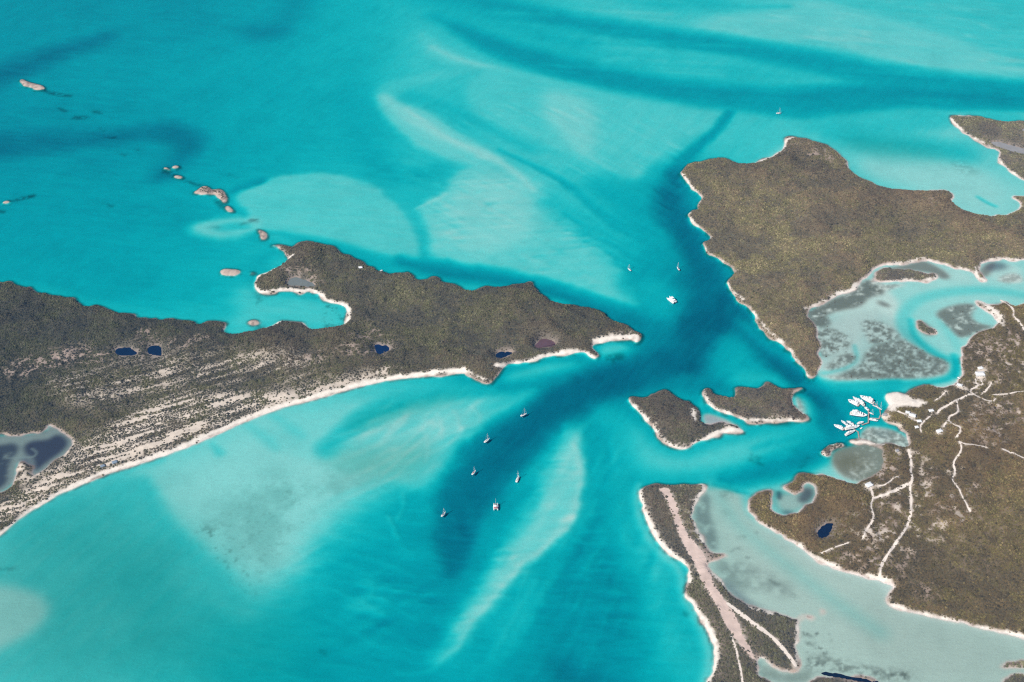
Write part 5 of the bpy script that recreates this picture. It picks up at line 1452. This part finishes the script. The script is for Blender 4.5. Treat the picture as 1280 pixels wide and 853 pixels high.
# houses
def house(px, py, L, W, rz, label, roof=ROOF_W, wall_h=3.2, pitch=.35):
    (x, y), = ground_points([(px, py)])
    z = float(sample(height, x, y)) - .25
    t = thing('house', label, 'house', (x, y, z), rz, 'island houses')
    b = B_(); box(b, -L / 2, L / 2, -W / 2, W / 2, -.8, wall_h); wl = part('wall', b, WALLM, t)
    b = B_(); e = .6; zt = wall_h + W / 2 * pitch * 1.2
    v = [b.verts.new(p) for p in ((-L/2-e,-W/2-e,wall_h+.01),(L/2+e,-W/2-e,wall_h+.01),(L/2+e,W/2+e,wall_h+.01),(-L/2-e,W/2+e,wall_h+.01),(-L/2+W*.35,0,zt),(L/2-W*.35,0,zt))]
    for f in ((0,1,5,4),(1,2,5),(2,3,4,5),(3,0,4),(3,2,1,0)): b.faces.new([v[k] for k in f])
    part('roof', b, roof, t)
    b = B_(); box(b, -.55, .55, -W / 2 - .06, -W / 2 + .04, 0, 2.2); part('door', b, DOOR, t)
    for sx in (-L * .3, L * .3):
        b = B_(); box(b, sx - .7, sx + .7, -W / 2 - .05, -W / 2 + .04, 1.0, 2.2); part('window', b, GLASS, wl)
        b = B_(); box(b, sx - .7, sx + .7, W / 2 - .04, W / 2 + .05, 1.0, 2.2); part('window', b, GLASS, wl)
    return t
house(1224.4,470.2, 21, 13, .05, 'largest white roofed house, up on the white clearing of the right island', ROOF_W, 5.0)
house(1225,462.4, 12, 8, .3, 'white roofed house just behind the largest one', ROOF_W)
house(1139.6,522.6, 15, 9, -.35, 'white roofed marina clubhouse behind the piers', ROOF_W, 4.0)
house(1133.6,519.4, 9, 7, -.3, 'small white cottage left of the marina clubhouse', ROOF_W)
house(1148,530.2, 10, 7, .1, 'small white cottage right of the marina clubhouse', ROOF_W)
house(1163.4,515.6, 11, 7, .2, 'white cottage beside the road above the marina', ROOF_W)
house(1144.8,538, 8, 6, .2, 'little white hut in the trees below the marina cottages', ROOF_W)
house(1105.6,520.4, 10, 6, .1, 'pale dock house on the shore at the pier root', ROOF_G)
house(1198.6,484.2, 12, 8, -.5, 'white roofed shed on the sandy lot by the crossroads', ROOF_W)
house(1085,611.4, 15, 11, .5, 'white roofed building on the clearing above the side road', ROOF_W, 4.0)
house(1172.6,545.2, 13, 9, .4, 'white roofed building on the round clearing at the end of the spur', ROOF_W, 3.6)
house(1121,566, 7, 6, .2, 'small pale hut by the lagoon at the top of the long road', ROOF_G)
house(144,580.8, 11, 7, .5, 'blue grey roofed hut on the dunes above the long beach, right of two', ROOF_B)
house(129,585.2, 9, 6, .5, 'blue grey roofed hut on the dunes above the long beach, left of two', ROOF_B)
house(451,338.4, 9, 7, .2, 'lone white house near the upper shore of the left island', ROOF_W)

# ------------------------------------------------------------------ thin blue air between the aircraft and the sea
HZ = 29000.0
b = B_()
box(b, -HZ, HZ, -HZ + 2000, HZ + 2000, -46.0, CAM_H + 60.0)
bmesh.ops.recalc_face_normals(b, faces=b.faces)
me = bpy.data.meshes.new('haze'); b.to_mesh(me); b.free()
hm = bpy.data.materials.new('thin_haze'); hm.use_nodes = True
hn_ = hm.node_tree.nodes; hn_.remove(hn_['Principled BSDF'])
pv = hn_.new('ShaderNodeVolumePrincipled')
pv.inputs['Color'].default_value = (.03, .38, 1.0, 1)
pv.inputs['Density'].default_value = 2.0e-5
pv.inputs['Anisotropy'].default_value = 0.0
hm.node_tree.links.new(pv.outputs[0], hn_['Material Output'].inputs['Volume'])
me.materials.append(hm)
haze = bpy.data.objects.new('haze', me); COL.objects.link(haze)
haze['kind'] = 'stuff'; haze['label'] = 'thin blue sea haze over the whole scene'; haze['category'] = 'haze'
